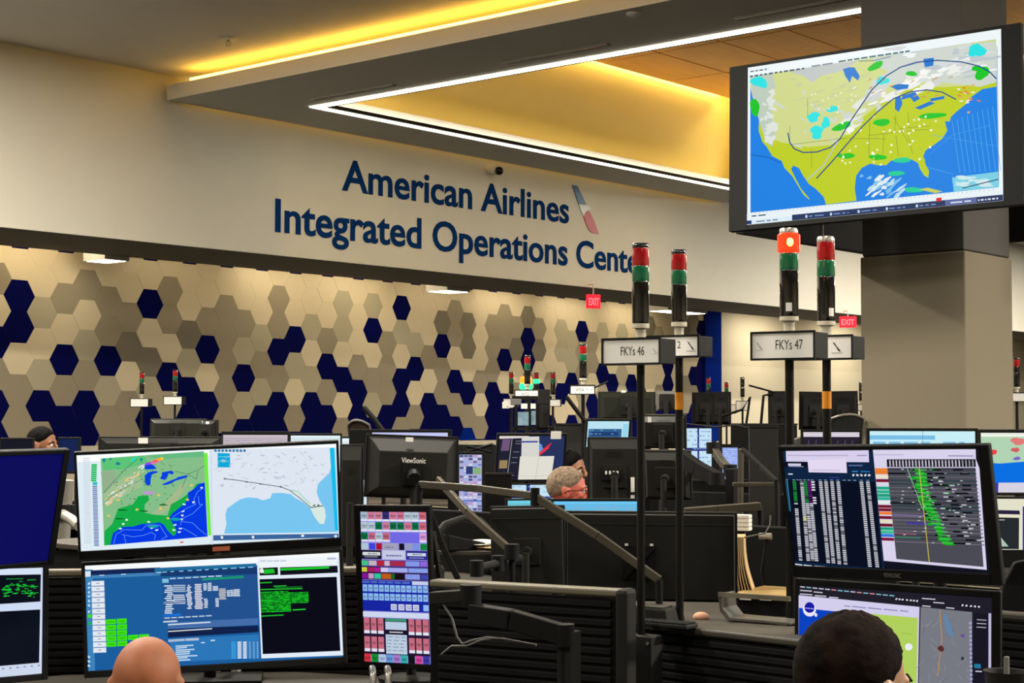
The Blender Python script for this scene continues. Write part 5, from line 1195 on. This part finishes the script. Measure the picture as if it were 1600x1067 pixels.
# things on the shelf behind the slatted wall
def at_shelf(px, d, z): q = P(px, 900, d); return (q.x, q.y, z)
q = at_shelf(1015, 5.35, .952); t = empty('docking_station', q, 'dark wedge-shaped dock on the shelf right of the slatted wall', 'dock', RD(-84))
MB().prism([(-.1, 0), (.1, 0), (.09, .05), (-.1, .052)], -.06, .06).build('body', 'dark', t, bevel=.006)
MB().box((0, -.02, .053), (.15, .07, .004)).build('pad', 'desk', t)
q = at_shelf(1040, 5.2, .953); t = empty('keyboard', q, 'thin dark keyboard on the shelf in front of the wedge dock', 'keyboard', RD(-84))
MB().box((0, 0, .008), (.19, .08, .014)).build('case', 'dark', t, bevel=.004)
m = MB()
for i in range(12):
    for j in range(4): m.box((-.083 + i * .0151, -.028 + j * .018, .0175), (.012, .014, .004))
m.build('keys', 'black', t)
q = at_shelf(1095, 5.42, .953); tag(MB(Matrix.Translation(q)).ball((0, 0, .006), (.03, .025, .016), 14, 8).build('eraser', mat('peach_rubber', (214, 160, 128), .7), smooth=True), 'small peach-coloured lump on the shelf behind the keyboard', 'sponge')
# curved letter tray
q = P(1182, 943, 5.3); t = empty('letter_tray', (q.x, q.y, .955), 'curved grey tray on the shelf left of the right stack', 'tray', RD(-82))
m = MB()
prof = [(-.12, .085), (-.115, .04), (-.09, .012), (.12, .008), (.12, .0), (-.1, .0), (-.125, .03), (-.132, .085)]
m.prism(prof, -.01, .1); m.build('tray', mat('smoke_grey', (92, 88, 80), .3), t, bevel=.002)
MB().box2((-.13, -.012, .075), (.12, -.004, .09)).build('front_lip', 'rail', t)
# brown folders and white box behind the dark monitor back
q = P(1160, 885, 6.35); t = empty('folder_bundle', (q.x, q.y, .88), 'bundle of drooping brown paper folders beside the wide dark monitor back', 'folders', RD(-60))
for k in range(8):
    m = MB(); x0 = -.045 + k * .0066
    pts = [(x0 + .014 * (i / 8) ** 1.4 * (k + 1) * .5 + .004 * sin(i * .8 + k * .3), .28 - .28 * i / 8) for i in range(9)]
    m.prism(pts + [(a + .0045, b) for a, b in pts[::-1]], -.09, .09); m.build('folder', 'paper', t)
q = P(1158, 817, 6.5); t = empty('paper_stack', (q.x, q.y, 1.165), 'small white stack of cards at the corner of the wide dark monitor back', 'cards', RD(-70))
for k in range(4): MB().box((0, 0, .012 + k * .016), (.075, .06, .014)).build('card_pack', 'paper_white', t, bevel=.002)
MB().box((0, 0, -.1425), (.03, .03, .285)).build('holder', 'black', t)
q = P(1203, 918, 6.2); t = empty('tan_shelf', (q.x, q.y, .94), 'tan board with two white labels left of the right stack', 'shelf', RD(-80))
MB().box((0, .06, -.03), (.2, .28, .06)).build('box_body', 'black', t)
MB().box((0, .06, .01), (.22, .3, .02)).build('board', mat('tan_wood', (176, 146, 92), .5, noise=.06), t, bevel=.003)
MB().box((-.06, -.094, .005), (.045, .004, .02)).build('label_card', 'label', t); MB().box((.02, -.094, .005), (.045, .004, .014)).build('label_card', 'label', t)
q = P(1198, 838, 6.6); t = empty('clip_lamp', (q.x, q.y, .88), 'small black clip lamp with silver head above the tan board', 'lamp', RD(-70))
MB().tube([(0, 0, 0), (-.02, 0, .12), (-.0, 0, q.z - .89)], .007).build('stem', 'black', t); MB().tube([(-.03, 0, q.z - .88), (.02, 0, q.z - .88)], .014, 14).build('head', 'silver', t, smooth=True)
q = P(735, 850, 7.2); t = empty('desk_riser', (q.x, q.y, .88), 'low riser shelf holding the pale papers and desk phone', 'riser', RD(-50))
MB().box((0, 0, .155), (.36, .34, .02)).build('top', 'desk', t, bevel=.004)
for sx in (-1, 1): MB().box((sx * .16, 0, .0725), (.02, .3, .145)).build('side', 'desk_dark', t)
# phone handset and papers on the middle desk
q = P(746, 862, 7.22); t = empty('paper_pile', (q.x, q.y, 1.046), 'loose pale papers on the desk under the small tall touch panel', 'papers', RD(-50))
for k in range(6): MB(Matrix.Rotation(k * .5, 4, 'Z')).box((R2.uniform(-.03, .03), R2.uniform(-.03, .03), .003 + k * .004), (.21, .28, .002)).build('sheet', 'paper_white' if k % 2 else 'paper', t)
q = P(716, 845, 7.12); t = empty('desk_phone', (q.x, q.y, 1.046), 'black desk phone with curved handset among the pale papers', 'telephone', RD(-20))
MB().prism([(-.09, 0), (.09, 0), (.09, .03), (-.09, .07)], -.08, .08).build('base', 'black', t, bevel=.005)
MB().tube([(-.13, -.05, .06), (-.09, -.05, .11), (0, -.04, .135), (.09, -.03, .12), (.13, -.03, .08)], [.02, .017, .014, .017, .02], 12).build('handset', 'dark', t, smooth=True)

# ------------------------------------------------------------------ long arms and cables
def rod(name, lab, cat, pts, r, mt='pole', joints=(), jr=None, rect=None, par=None, drop=None):
    ps = [P(*p) for p in pts]; o = ps[0] if par is None else Vector((0, 0, 0))
    T = Matrix() if par is None else pinv(par)
    t = empty(name, (o.x, o.y, o.z), lab, cat) if par is None else par
    q = [p - o for p in ps]; m = MB(T)
    if rect:
        for a, b in zip(q[:-1], q[1:]): m.bar(a, b, rect[0], rect[1])
    else: m.tube(q, r, 12)
    b_ = m.build('bar' if par is None else name, mt, t, smooth=not rect, bevel=.003 if rect else 0)
    for j in joints:
        MB(T).tube([q[j] + Vector((0, 0, .03)), q[j] - Vector((0, 0, .03))], jr or r * 2, 14).build('joint', 'black', t if par is None else b_, smooth=True)
    if drop:
        for j, z in drop: MB(T).tube([q[j], (q[j].x, q[j].y, z - o.z)], .012).build('post', 'black', t if par is None else b_)
    return t
M['bar_metal'] = mat('dull_bar_metal', (86, 81, 70), .4, metal=.3)
rod('microphone_boom', 'long thin boom arm slanting down across the big dark monitor backs', 'boom', [(655, 757, 5.9), (745, 763, 5.8), (838, 775, 5.6)], .011, 'bar_metal', rect=(.016, .026), drop=((0, .88),))
rod('microphone_boom', 'lower half of the boom arm, running down right to the pole', 'boom', [(836, 776, 5.6), (935, 838, 5.5), (1030, 906, 5.42)], .011, 'bar_metal', joints=(0,), jr=.016, rect=(.018, .028), drop=((2, .88),))
rod('microphone_boom', 'steep straight bar crossing in front of the tall small touch panel', 'boom', [(684, 749, 6.8), (730, 800, 6.6), (800, 862, 6.45)], .011, 'bar_metal', joints=(2,), jr=.03, rect=(.018, .03), drop=((2, .88),))
rod('monitor_arm', 'black jointed arm holding the left big dark monitor back', 'monitor arm', [(745, 888, 6.2), (778, 880, 6.4), (812, 872, 6.7)], .016, 'dark', joints=(0, 1), jr=.026, par=MON_L[0])
rod('monitor_arm', 'heavy black arm reaching right from behind the tall touch screen', 'monitor arm', [(676, 934, 4.75), (735, 930, 4.7)], .03, 'dark', joints=(1,), jr=.032, rect=(.05, .035), par=TP[0])
SA = rod('swing_mount', 'thick sloping black mount before the slatted low wall', 'monitor mount', [(738, 958, 4.68), (800, 968, 4.6), (882, 992, 4.55)], .03, 'black', joints=(2,), jr=.028, rect=(.045, .055), drop=((2, 0),))
q = P(889, 985, 4.56) - SA.location; MB().box2((q.x - .024, q.y - .024, q.z - .3), (q.x + .024, q.y + .024, q.z)).build('drop_arm', 'dark', SA, bevel=.003)
rod('cable', 'thin grey cable looping below the thick sloping arm', 'cable', [(690, 940, 4.72), (706, 965, 4.7), (714, 995, 4.7), (722, 1006, 4.7), (740, 1000, 4.68), (760, 996, 4.66), (785, 998, 4.64), (838, 1008, 4.6)], .0035, 'grey')
rod('cable', 'thin grey cable branching down left below the thick sloping arm', 'cable', [(690, 1022, 4.72), (706, 1009, 4.7), (730, 1009, 4.68), (752, 1000, 4.66), (772, 997, 4.65)], .003, 'grey')
rod('cable', 'thin pale cable curling beside the brown folders', 'cable', [(1204, 805, 6.3), (1203, 820, 6.3), (1196, 833, 6.3), (1180, 836, 6.3), (1162, 840, 6.3)], .003, 'grey')
rod('support_strut', 'black slanting strut right of the tall touch screen, outer one', 'strut', [(672, 802, 5.4), (690, 850, 5.4), (716, 905, 5.4)], .01, 'dark', rect=(.02, .02), par=TP[0])
rod('support_strut', 'black slanting strut right of the tall touch screen, inner one', 'strut', [(676, 830, 5.35), (684, 880, 5.35), (690, 915, 5.35)], .01, 'dark', rect=(.016, .016), par=TP[0])
rod('padded_rail', 'long rounded dark rail above the wide dark monitor back', 'rail', [(1070, 800, 7.0), (1120, 796, 7.0), (1188, 791, 7.0)], .02, mat('rail_leather', (62, 58, 46), .4), rect=(.06, .035), drop=((0, .88), (2, .88)))
rod('padded_rail', 'second dark rail farther back, left of the right stack', 'rail', [(1145, 757, 7.8), (1215, 757, 7.8)], .02, 'rail_leather' if 'rail_leather' in M else MATS['rail_leather'], rect=(.05, .02), drop=((1, .0),))
rod('monitor_arm', 'black arm sloping down from the leaning dark monitor back', 'monitor arm', [(1062, 712, 8.3), (1090, 732, 8.2), (1120, 748, 8.1)], .03, 'black', joints=(2,), jr=.04, rect=(.05, .07), par=MON_A[0])
rod('monitor_arm', 'pale-edged arm sloping down between the four-window monitor and the tall panel', 'monitor arm', [(1114, 700, 8.6), (1128, 722, 8.5), (1141, 735, 8.4)], .02, 'bar_metal', joints=(0, 2), jr=.035, rect=(.035, .035), par=MON_4[0])
rod('monitor_arm', 'upright black arm post below the pale-edged sloping arm', 'monitor arm', [(1144, 732, 8.3), (1144, 786, 8.3)], .022, 'black', rect=(.05, .05), par=MON_4[0])
rod('pole_stand', 'thin upright stand with pale foot right of the tall pale-blue panel', 'stand', [(1158, 701, 7.9), (1156, 868, 7.9)], .012, 'bar_metal', rect=(.022, .022))
rod('lamp_frame', 'thin black wire frame above the tall pale-blue panel', 'lamp frame', [(1070, 662, 9.6), (1118, 667, 9.5), (1150, 664, 9.4), (1198, 674, 9.3), (1201, 720, 9.3)], .005, 'dark', drop=((4, .95),))
rod('lamp_frame', 'long thin strut slanting down right beside the right stack', 'lamp frame', [(1160, 702, 7.6), (1188, 728, 7.5), (1213, 752, 7.4)], .01, 'dark', rect=(.02, .02), drop=((2, .88),))
rod('desk_lamp', 'thin black lamp arm bent in a triangle beside the dark tower light', 'desk lamp', [(1128, 650, 13), (1160, 640, 13), (1172, 620, 13), (1166, 662, 13)], .01, 'black', par=MON_C[0])
rod('desk_lamp', 'thin black boom pointing left from the black monitor back on the plain wall', 'desk lamp', [(1170, 602, 14), (1207, 612, 14)], .008, 'black', par=MON_B[0])
rod('desk_lamp', 'thin black upright frame left of the black monitor back on the plain wall', 'desk lamp', [(1205, 616, 14), (1193, 618, 14), (1189, 662, 14)], .012, 'black', par=MON_B[0])
rod('folding_frame', 'crossed black rods before the pale wall left of the red-emblem screen, falling one', 'frame', [(727, 696, 10.2), (770, 707, 10.2)], .009, 'black', drop=((0, 0),))
rod('folding_frame', 'crossed black rods before the pale wall left of the red-emblem screen, rising one', 'frame', [(727, 706, 10.2), (770, 694, 10.2)], .009, 'black', drop=((1, 0),))
rod('chair_pole', 'slanting dark bar over the brown chair top behind the thick monitor back', 'bar', [(568, 636, 9.5), (585, 655, 9.5), (600, 676, 9.5)], .015, 'dark', drop=((2, 0),))
rod('monitor_arm', 'pale monitor arm in the gap between the left-edge and wide monitors', 'monitor arm', [(92, 800, 6.4), (112, 812, 6.3), (124, 822, 6.2)], .02, 'lgrey', joints=(0,), jr=.04, par=FLM[0])
rod('monitor_arm', 'pale upright arm post in the gap left of the weather-map monitor', 'monitor arm', [(104, 750, 6.8), (100, 800, 6.8), (98, 840, 6.8)], .03, 'lgrey', joints=(1,), jr=.045, par=FLM[0])
rod('support_strut', 'slanting pole in front of the white sign of the middle tower light', 'strut', [(885, 620, 10.8), (900, 640, 10.8), (916, 660, 10.8)], .014, 'black', drop=((2, 0),))
rod('support_strut', 'thin dark strut rising right of the same white sign', 'strut', [(928, 606, 10.9), (950, 596, 10.9)], .006, 'dark', par=MON_O[0])

# cabinets and prints in the middle group
q = P(826, 650, 12.6); t = NS = empty('notice_stand', (q.x, q.y, .95), 'dark stand with small white cards and blue prints under the middle tower lights', 'notice stand', RD(-49.55))
zz = lambda py, d=12.6: 1.6 - (py - 656.5) * d / FPX - .95
xx = lambda px, d=12.6: (px - 826) * d / FPX
m = MB()
for a in (806, 828, 842, 857): m.box2((xx(a) - .012, .0, 0), (xx(a) + .012, .03, zz(622)))
m.box2((xx(800), 0, zz(624)), (xx(862), .04, zz(618))); m.box2((xx(800), 0, zz(672)), (xx(862), .04, zz(666))); m.build('frame', 'black', t)
for (a, b, c_, d_, mt_) in ((814, 630, 824, 638, 'label'), (829, 630, 837, 638, 'label'), (809, 643, 826, 664, 'print'), (830, 641, 837, 663, 'print')):
    M['print'] = mat('sky_print', (130, 160, 180), .4, noise=.3, nscale=20)
    MB().box2((xx(a), -.012, zz(d_)), (xx(b if False else c_), -.004, zz(b))).build('card', mt_, t)
MB().box2((xx(843), -.02, zz(668)), (xx(858), .1, zz(626))).build('side_panel', 'dark', t, bevel=.004)
q = P(850, 620, 12.4); MB(pinv(NS) @ Matrix.Translation(q) @ Matrix.Rotation(RD(-49), 4, 'Z')).box((0, 0, 0), (.09, .1, .11)).build('control_box', 'dark', NS, bevel=.004)
q = P(806, 628, 12.3); MB(pinv(NS) @ Matrix.Translation(q) @ Matrix.Rotation(RD(-49), 4, 'Z')).box((0, 0, 0), (.08, .08, .045)).build('control_box', 'grey', NS, bevel=.004)
q = P(790, 633, 12.5); MB(pinv(NS) @ Matrix.Translation(q) @ Matrix.Rotation(RD(-49), 4, 'Z')).box((0, 0, 0), (.05, .02, .05)).box((.03, 0, -.012), (.05, .02, .016)).build('bracket', 'white', NS, bevel=.002)
# dark partitions
def partition(x0, y0, x1, y1, d, lab, mt='desk_dark', rel=0):
    a = P((x0 + x1) / 2, y0, d); w = (x1 - x0) * d / FPX
    t = empty('partition', (a.x, a.y, 0), lab, 'partition', RD(-49.55 + rel))
    MB().box2((-w / 2, -.02, 0), (w / 2, .02, a.z)).build('panel', mt, t, bevel=.006); MB().box2((-w / 2 - .003, -.024, a.z), (w / 2 + .003, .024, a.z + .012)).build('top_trim', 'dark', t)
M['charcoal'] = mat('charcoal_felt', (30, 29, 28), .9, bump=.2)
partition(866, 664, 916, 700, 11.4, 'charcoal divider between the red-emblem screen and the dashboard screen', 'charcoal')
partition(1170, 668, 1215, 790, 9.0, 'black divider left of the right stack', 'charcoal')
partition(1000, 752, 1175, 790, 9.6, 'black divider behind the leaning dark monitor back', 'desk_dark')
partition(700, 742, 800, 840, 8.9, 'black divider under the red-emblem screen', 'desk_dark')
partition(1142, 664, 1245, 700, 12.0, 'black divider under the lamp arms near the plain wall', 'desk_dark')
partition(856, 668, 868, 700, 12.0, 'narrow black divider beside the notice stand', 'desk_dark')

# ------------------------------------------------------------------ chairs
M['mesh_black'] = mat('black_mesh', (20, 20, 21), .8, bump=.5, bscale=900)
def chair(x, y, rz, lab, seat=.48, back=.98, w=.46, trim=None, col='mesh_black', group=None, arms=True):
    t = empty('office_chair', (x, y, 0), lab, 'office chair', RD(rz), group)   # faces local -y
    m = MB()
    for i in range(5):
        a = 2 * pi * i / 5; m.bar((0, 0, .09), (.28 * cos(a), .28 * sin(a), .06), .04, .03)
    m.build('star_base', 'dark', t)
    m = MB()
    for i in range(5):
        a = 2 * pi * i / 5; m.tube([(.28 * cos(a) - .012, .28 * sin(a), .03), (.28 * cos(a) + .012, .28 * sin(a), .03)], .028, 10)
    m.build('castors', 'black', t); MB().tube([(0, 0, .08), (0, 0, seat - .05)], .025).build('gas_lift', 'dark', t)
    MB().box((0, 0, seat - .03), (w, .46, .07)).build('seat', col, t, bevel=.025)
    n = 7; v = []
    for j in range(5):
        z = seat + .08 + (back - seat - .08) * j / 4
        for i in range(n):
            u = -1 + 2 * i / (n - 1); v.append((u * w / 2 * (.86 + .14 * sin(j / 4 * pi)), .22 + .02 * j - .05 * u * u + .0 - .05 * sin(j / 4 * pi), z - (.03 * u * u if j == 4 else 0)))
    k = len(v); v += [(a, b + .03, c) for a, b, c in v]
    f = []
    for j in range(4):
        for i in range(n - 1):
            a = j * n + i; f += [(a, a + 1, a + n + 1, a + n), (k + a + n, k + a + n + 1, k + a + 1, k + a)]
    ring = [i for i in range(n)] + [j * n + n - 1 for j in range(1, 5)] + [4 * n + i for i in range(n - 2, -1, -1)] + [j * n for j in range(3, 0, -1)]
    f += [(ring[(i + 1) % len(ring)], ring[i], k + ring[i], k + ring[(i + 1) % len(ring)]) for i in range(len(ring))]
    MB().add(v, f).build('backrest', col, t, bevel=.008)
    MB().bar((0, .15, seat - .06), (0, .27, seat + .12), .05, .02).bar((0, .27, seat + .1), (0, .28, seat + .3), .05, .02).build('back_bracket', 'dark', t)
    if trim:
        rp = [Vector(v[k + i]) + Vector((0, .004, 0)) for i in [j * n for j in range(0, 5)] + [4 * n + i for i in range(1, n)] + [j * n + n - 1 for j in range(3, -1, -1)]]
        MB().tube(rp, .009, 8).build('back_frame', trim, t, smooth=True)
    if arms:
        for s in (-1, 1): MB().tube([(s * .25, .08, seat - .03), (s * .27, .08, seat + .18)], .013).box((s * .27, .02, seat + .19), (.06, .25, .025)).build('armrest', 'dark', t, bevel=.004)
    return t
q = P(1300, 660, 12.4); chair(q.x, q.y, -49.55 + 180 + 12, 'dark office chair with pale silver back frame before the black monitor pair', seat=1.0, back=q.z + .06, w=.30, trim='silver')
q = P(1233, 680, 9.7); chair(q.x, q.y, -49.55 + 190, 'grey padded office chair back behind the lit tower light pole', seat=.9, back=1.52, w=.2, col='grey', arms=False)
q = P(578, 655, 11); chair(q.x, q.y, -49.55 + 170, 'brown-topped office chair above the thick monitor back', seat=1.05, back=1.60, w=.16, col=mat('brown_cloth', (62, 46, 36), .9), trim='grey', arms=False)
q = P(1592, 915, 5.9); chair(q.x + .1, q.y - .05, -49.55 + 185, 'black mesh office chair at the right edge of the picture', seat=.62, back=1.15, w=.5)
q = P(1573, 1060, 4.3); t = empty('bowl', (q.x - .0, q.y, .74), 'dark round bowl with upright handle at bottom right corner', 'bowl')
zz0 = q.z + .02 - .74
MB().lathe([(.03, 0), (.05, .03), (.055, zz0 - .01), (.06, zz0), (.052, zz0 - .002), (.04, zz0 - .04)]).build('bowl_body', 'dark', t, smooth=True)
MB().box((0, 0, zz0 + .012), (.014, .012, .05)).build('handle', 'grey', t, bevel=.002)

# ------------------------------------------------------------------ people
def skinmat(n, rgb): return mat(n, rgb, .5, noise=.05, nscale=30)
def person(lab, head, rz, top, skin, hair=None, shirt=(40, 42, 50), pants=(30, 32, 40), glasses=False, look=0, fade=False, headphones=False, tilt=0, seat=None):
    """head = (x, y) under the head centre; faces local -y; top = height of crown"""
    hz = top - .115
    sz = seat if seat else max(hz - .72, .30)
    t = empty('person', (head[0], head[1], 0), lab, 'person', RD(rz))
    SK = skin
    # --- body: torso, neck, limbs, hands, one surface
    m = MB()
    def cap(a, b, ra, rb, n=12): m.tube([a, b], [ra, rb], n); m.ball(a, ra, n, 8); m.ball(b, rb, n, 8)
    sh = hz - .20      # shoulder height
    hip = sz + .06
    cap((0, .06, sh + .02), (0, .02, hz - .03), .056, .052)
    m.ball((0, .08, sh - .10), (.17, .115, .17), 18, 12); m.ball((0, .09, (sh + hip) / 2 - .05), (.145, .11, .2), 18, 12); m.ball((0, .08, hip + .02), (.16, .13, .12), 18, 12)
    for s in (-1, 1):
        cap((s * .12, .07, sh - .015), (s * .185, .07, sh - .05), .06, .055)
        cap((s * .195, .07, sh - .05), (s * .225, .05, sh - .31), .05, .04)
        cap((s * .225, .05, sh - .31), (s * .14, -.19, sh - .33), .04, .028)
        w = Vector((s * .14, -.19, sh - .33))
        m.ball(w + Vector((-s * .01, -.05, 0)), (.038, .05, .016), 12, 8)
        for k, (dx, L) in enumerate(((-.027, .062), (-.009, .072), (.009, .068), (.026, .052))):
            b0 = w + Vector((dx, -.085, 0)); b1 = b0 + Vector((dx * .2, -L * .55, .004)); b2 = b1 + Vector((0, -L * .4, -.018))
            m.tube([b0, b1, b2], [.0095, .0088, .0075], 8); m.ball(b2, .0075, 8, 6)
        tb = w + Vector((-s * .03, -.03, 0)); m.tube([tb, tb + Vector((-s * .028, -.03, -.004)), tb + Vector((-s * .034, -.055, -.01))], [.011, .0105, .008], 8)
        cap((s * .095, .05, hip), (s * .11, -.36, hip - .02), .08, .058)
        cap((s * .11, -.36, hip - .02), (s * .11, -.36, .12), .055, .038)
        m.ball((s * .11, -.40, .05), (.045, .115, .045), 12, 8)
    body = m.build('body', SK, t, smooth=True)
    # --- head joined into the same surface
    T = Matrix.Translation((0, 0, hz)) @ Matrix.Rotation(RD(look), 4, 'Z') @ Matrix.Rotation(RD(tilt), 4, 'X')
    m2 = MB(T)
    m2.ball((0, .012, .022), (.077, .097, .092), 28, 18); m2.ball((0, -.022, -.045), (.058, .066, .068), 24, 14); m2.ball((0, -.052, -.088), (.030, .028, .024), 14, 10)
    m2.ball((0, -.070, .012), (.056, .022, .018), 16, 10)                                   # brow
    m2.tube([(0, -.086, .006), (0, -.103, -.018), (0, -.112, -.034)], [.008, .011, .014], 10); m2.ball((0, -.106, -.036), (.017, .014, .010), 12, 8)
    m2.ball((0, -.083, -.062), (.024, .012, .006), 12, 8); m2.ball((0, -.081, -.072), (.021, .012, .006), 12, 8)
    for s in (-1, 1):
        m2.ball((s * .077, .012, -.012), (.010, .021, .033), 12, 10); m2.ball((s * .083, .02, .002), (.006, .017, .022), 10, 8); m2.ball((s * .040, -.062, -.026), (.022, .020, .018), 12, 8)
    b2 = m2.build('head_tmp', SK, None, smooth=True)
    n0 = len(body.data.vertices)
    bm = bmesh.new(); bm.from_mesh(body.data); bm.from_mesh(b2.data); bm.to_mesh(body.data); bm.free(); bpy.data.objects.remove(b2)
    r = body.modifiers.new('remesh', 'REMESH'); r.mode = 'VOXEL'; r.voxel_size = .0062; r.use_smooth_shade = True
    sm = body.modifiers.new('smooth', 'SMOOTH'); sm.factor = .5; sm.iterations = 3
    # eyes and brows
    for s in (-1, 1):
        e = MB(T).ball((s * .031, -.074, -.006), .0125, 14, 10).build('eye', mat('eye_white', (226, 220, 214), .2), t, smooth=True)
        MB(T).ball((s * .031, -.0835, -.006), (.0055, .0035, .0055), 12, 8).build('iris', mat('iris_dark', (40, 28, 20), .2), e, smooth=True)
        MB(T).tube([(s * .016, -.090, .014), (s * .033, -.089, .020), (s * .052, -.078, .014)], [.003, .0042, .002], 8).build('eyebrow', hair or mat('brow_hair', (70, 52, 40), .9), t)
    # hair
    if hair:
        h = MB(T); rnd = random.Random(3)
        N, K = 36, 20
        c = Vector((0, .016, .026)); R_ = Vector((.0830, .1040, .0985)) if not fade else Vector((.084, .105, .099)); vs = []; 
        def lim(phi):     # lowest polar angle covered by hair at azimuth phi (0 = +x, -pi/2 = face)
            f = -sin(phi); 
            side = abs(cos(phi))
            if f > 0: return RD(62 + (100 - 62) * min(1, side ** 2.2)) if not fade else RD(66 + 30 * min(1, side ** 4))
            return RD(118 + 18 * (-f))
        for j in range(K + 1):
            for i in range(N):
                ph = 2 * pi * i / N; th = lim(ph) * j / K
                dsp = 1 + .018 * sin(ph * 9 + th * 7) * sin(th * 5) + rnd.uniform(-.008, .008)
                if j > K - 3: dsp -= .035 * (j - K + 3) / 3
                if fade and j > K * .62: dsp -= .03 * (j / K - .62) / .38
                vs.append(c + Vector((R_.x * sin(th) * cos(ph) * dsp, R_.y * sin(th) * sin(ph) * dsp, R_.z * cos(th) * dsp)))
        fs = [(j * N + i, (j + 1) * N + i, (j + 1) * N + (i + 1) % N, j * N + (i + 1) % N) for j in range(K) for i in range(N)]
        h.add(vs, fs); ho = h.build('hair', hair, t, smooth=True)
        so = ho.modifiers.new('solid', 'SOLIDIFY'); so.thickness = .012; so.offset = -1
        tx = bpy.data.textures.new('hairnoise', 'CLOUDS'); tx.noise_scale = .007
        dm = ho.modifiers.new('sub', 'SUBSURF'); dm.levels = dm.render_levels = 1
        d2 = ho.modifiers.new('disp', 'DISPLACE'); d2.texture = tx; d2.strength = .0055 if fade else .0035; d2.mid_level = .5; d2.texture_coords = 'LOCAL'
    if glasses:
        g = MB(T)
        for s in (-1, 1):
            g.tube([(s * .034 + .022 * cos(a / 12 * 2 * pi), -.104, -.006 + .016 * sin(a / 12 * 2 * pi)) for a in range(13)], .0018, 6)
            g.tube([(s * .056, -.104, 0), (s * .078, -.09, 0), (s * .086, .0, .0), (s * .088, .02, -.012)], .0024, 6)
        g.tube([(-.012, -.105, 0), (.012, -.105, 0)], .002, 6).build('glasses', 'black', t)
    if headphones:
        MB(T).tube([(-.088, .015, -.01), (-.09, .015, .06), (-.05, .015, .118), (0, .015, .132), (.05, .015, .118), (.09, .015, .06), (.088, .015, -.01)], .006, 8).build('headband', 'black', t)
        for s in (-1, 1): MB(T).ball((s * .094, .012, -.012), (.016, .03, .034), 12, 8).build('ear_cup', 'white', t, smooth=True)
    # clothes
    cm = mat('shirt_%d_%d_%d' % shirt, shirt, .9, bump=.2, bscale=500); pm = mat('trousers_%d_%d_%d' % pants, pants, .9)
    m = MB()
    m.ball((0, .08, sh - .10), (.185, .13, .185), 18, 12); m.ball((0, .09, (sh + hip) / 2 - .05), (.165, .128, .22), 18, 12); m.ball((0, .08, hip + .03), (.172, .14, .10), 18, 12)
    m.tube([(0, .075, sh - .06), (0, .055, sh + .055)], [.10, .066], 16)
    for s in (-1, 1):
        cap((s * .10, .07, sh - .02), (s * .195, .07, sh - .055), .072, .07); cap((s * .2, .07, sh - .05), (s * .228, .05, sh - .31), .064, .052); cap((s * .228, .05, sh - .31), (s * .15, -.165, sh - .33), .052, .038)
    so = m.build('shirt', cm, t, smooth=True); r = so.modifiers.new('remesh', 'REMESH'); r.mode = 'VOXEL'; r.voxel_size = .011; r.use_smooth_shade = True
    sm = so.modifiers.new('smooth', 'SMOOTH'); sm.factor = .5; sm.iterations = 4
    m = MB()
    m.ball((0, .08, hip), (.175, .145, .11), 18, 12)
    for s in (-1, 1):
        cap((s * .095, .05, hip), (s * .11, -.36, hip - .02), .092, .07); cap((s * .11, -.36, hip - .02), (s * .11, -.36, .10), .068, .052)
    po = m.build('trousers', pm, t, smooth=True); r = po.modifiers.new('remesh', 'REMESH'); r.mode = 'VOXEL'; r.voxel_size = .012; r.use_smooth_shade = True
    for s in (-1, 1): MB().ball((s * .11, -.40, .045), (.052, .13, .045), 14, 8).build('shoe', 'black', t, smooth=True)
    return t, T, sz
def seated(lab, px, py_top, d, rel, chair_lab, **k):
    q = P(px, py_top, d)
    t, T, sz = person(lab, (q.x, q.y), -49.55 + rel, q.z, **k)
    r = Matrix.Rotation(RD(-49.55 + rel), 4, 'Z') @ Vector((0, .10, 0))
    chair(q.x + r.x, q.y + r.y, -49.55 + rel, chair_lab, seat=max(sz - .03, .3), back=min(sz + .42, q.z - .3))
    return t, T
M['skin_tan'] = mat('skin_tan', (166, 98, 62), .6, noise=.22, nscale=9)
M['skin_light'] = mat('skin_light', (206, 160, 128), .5, noise=.05, nscale=30)
M['skin_red'] = mat('skin_ruddy', (214, 112, 92), .5, noise=.06, nscale=30)
M['skin_brown'] = mat('skin_brown', (150, 100, 72), .5, noise=.05, nscale=30)
M['hair_dark'] = mat('hair_dark_brown', (30, 19, 14), .9, spec=.1, noise=.75, nscale=28, bump=.8, bscale=420)
M['hair_black'] = mat('hair_black', (5, 4, 4), .8, spec=.1, noise=.3, nscale=60, bump=.6, bscale=260)
M['hair_grey'] = mat('hair_greying', (132, 114, 96), .9, spec=.1, noise=.45, nscale=70, bump=.8, bscale=260)
seated('bald man seen from behind, in front of the lower wide monitor', 231, 994, 3.80, 182, 'black office chair of the bald man at the bottom left', skin=M['skin_tan'], hair=None, shirt=(34, 34, 38), tilt=8)
seated('dark-haired man seen from behind and turned right, at the bottom right screens', 1336, 963, 2.72, 180, 'black office chair of the dark-haired man at bottom right', skin=M['skin_light'], hair=M['hair_dark'], fade=True, shirt=(40, 44, 60), look=-52, tilt=4)
seated('man with grey hair and glasses in profile, above the two big dark monitor backs', 889, 731, 8.6, 92, 'office chair of the man in glasses', skin=M['skin_red'], hair=M['hair_grey'], glasses=True, shirt=(150, 60, 50), look=-6)
seated('person with dark hair and headset behind the man in glasses', 893, 706, 10.5, 50, 'office chair of the person with the headset', skin=M['skin_brown'], hair=M['hair_black'], headphones=True, shirt=(30, 30, 34), look=10)
seated('woman with black hair behind the left-edge monitors, face turned right', 68, 668, 11.3, 60, 'office chair of the dark-haired woman at left', skin=M['skin_brown'], hair=M['hair_black'], shirt=(30, 30, 40), look=20, seat=.86)
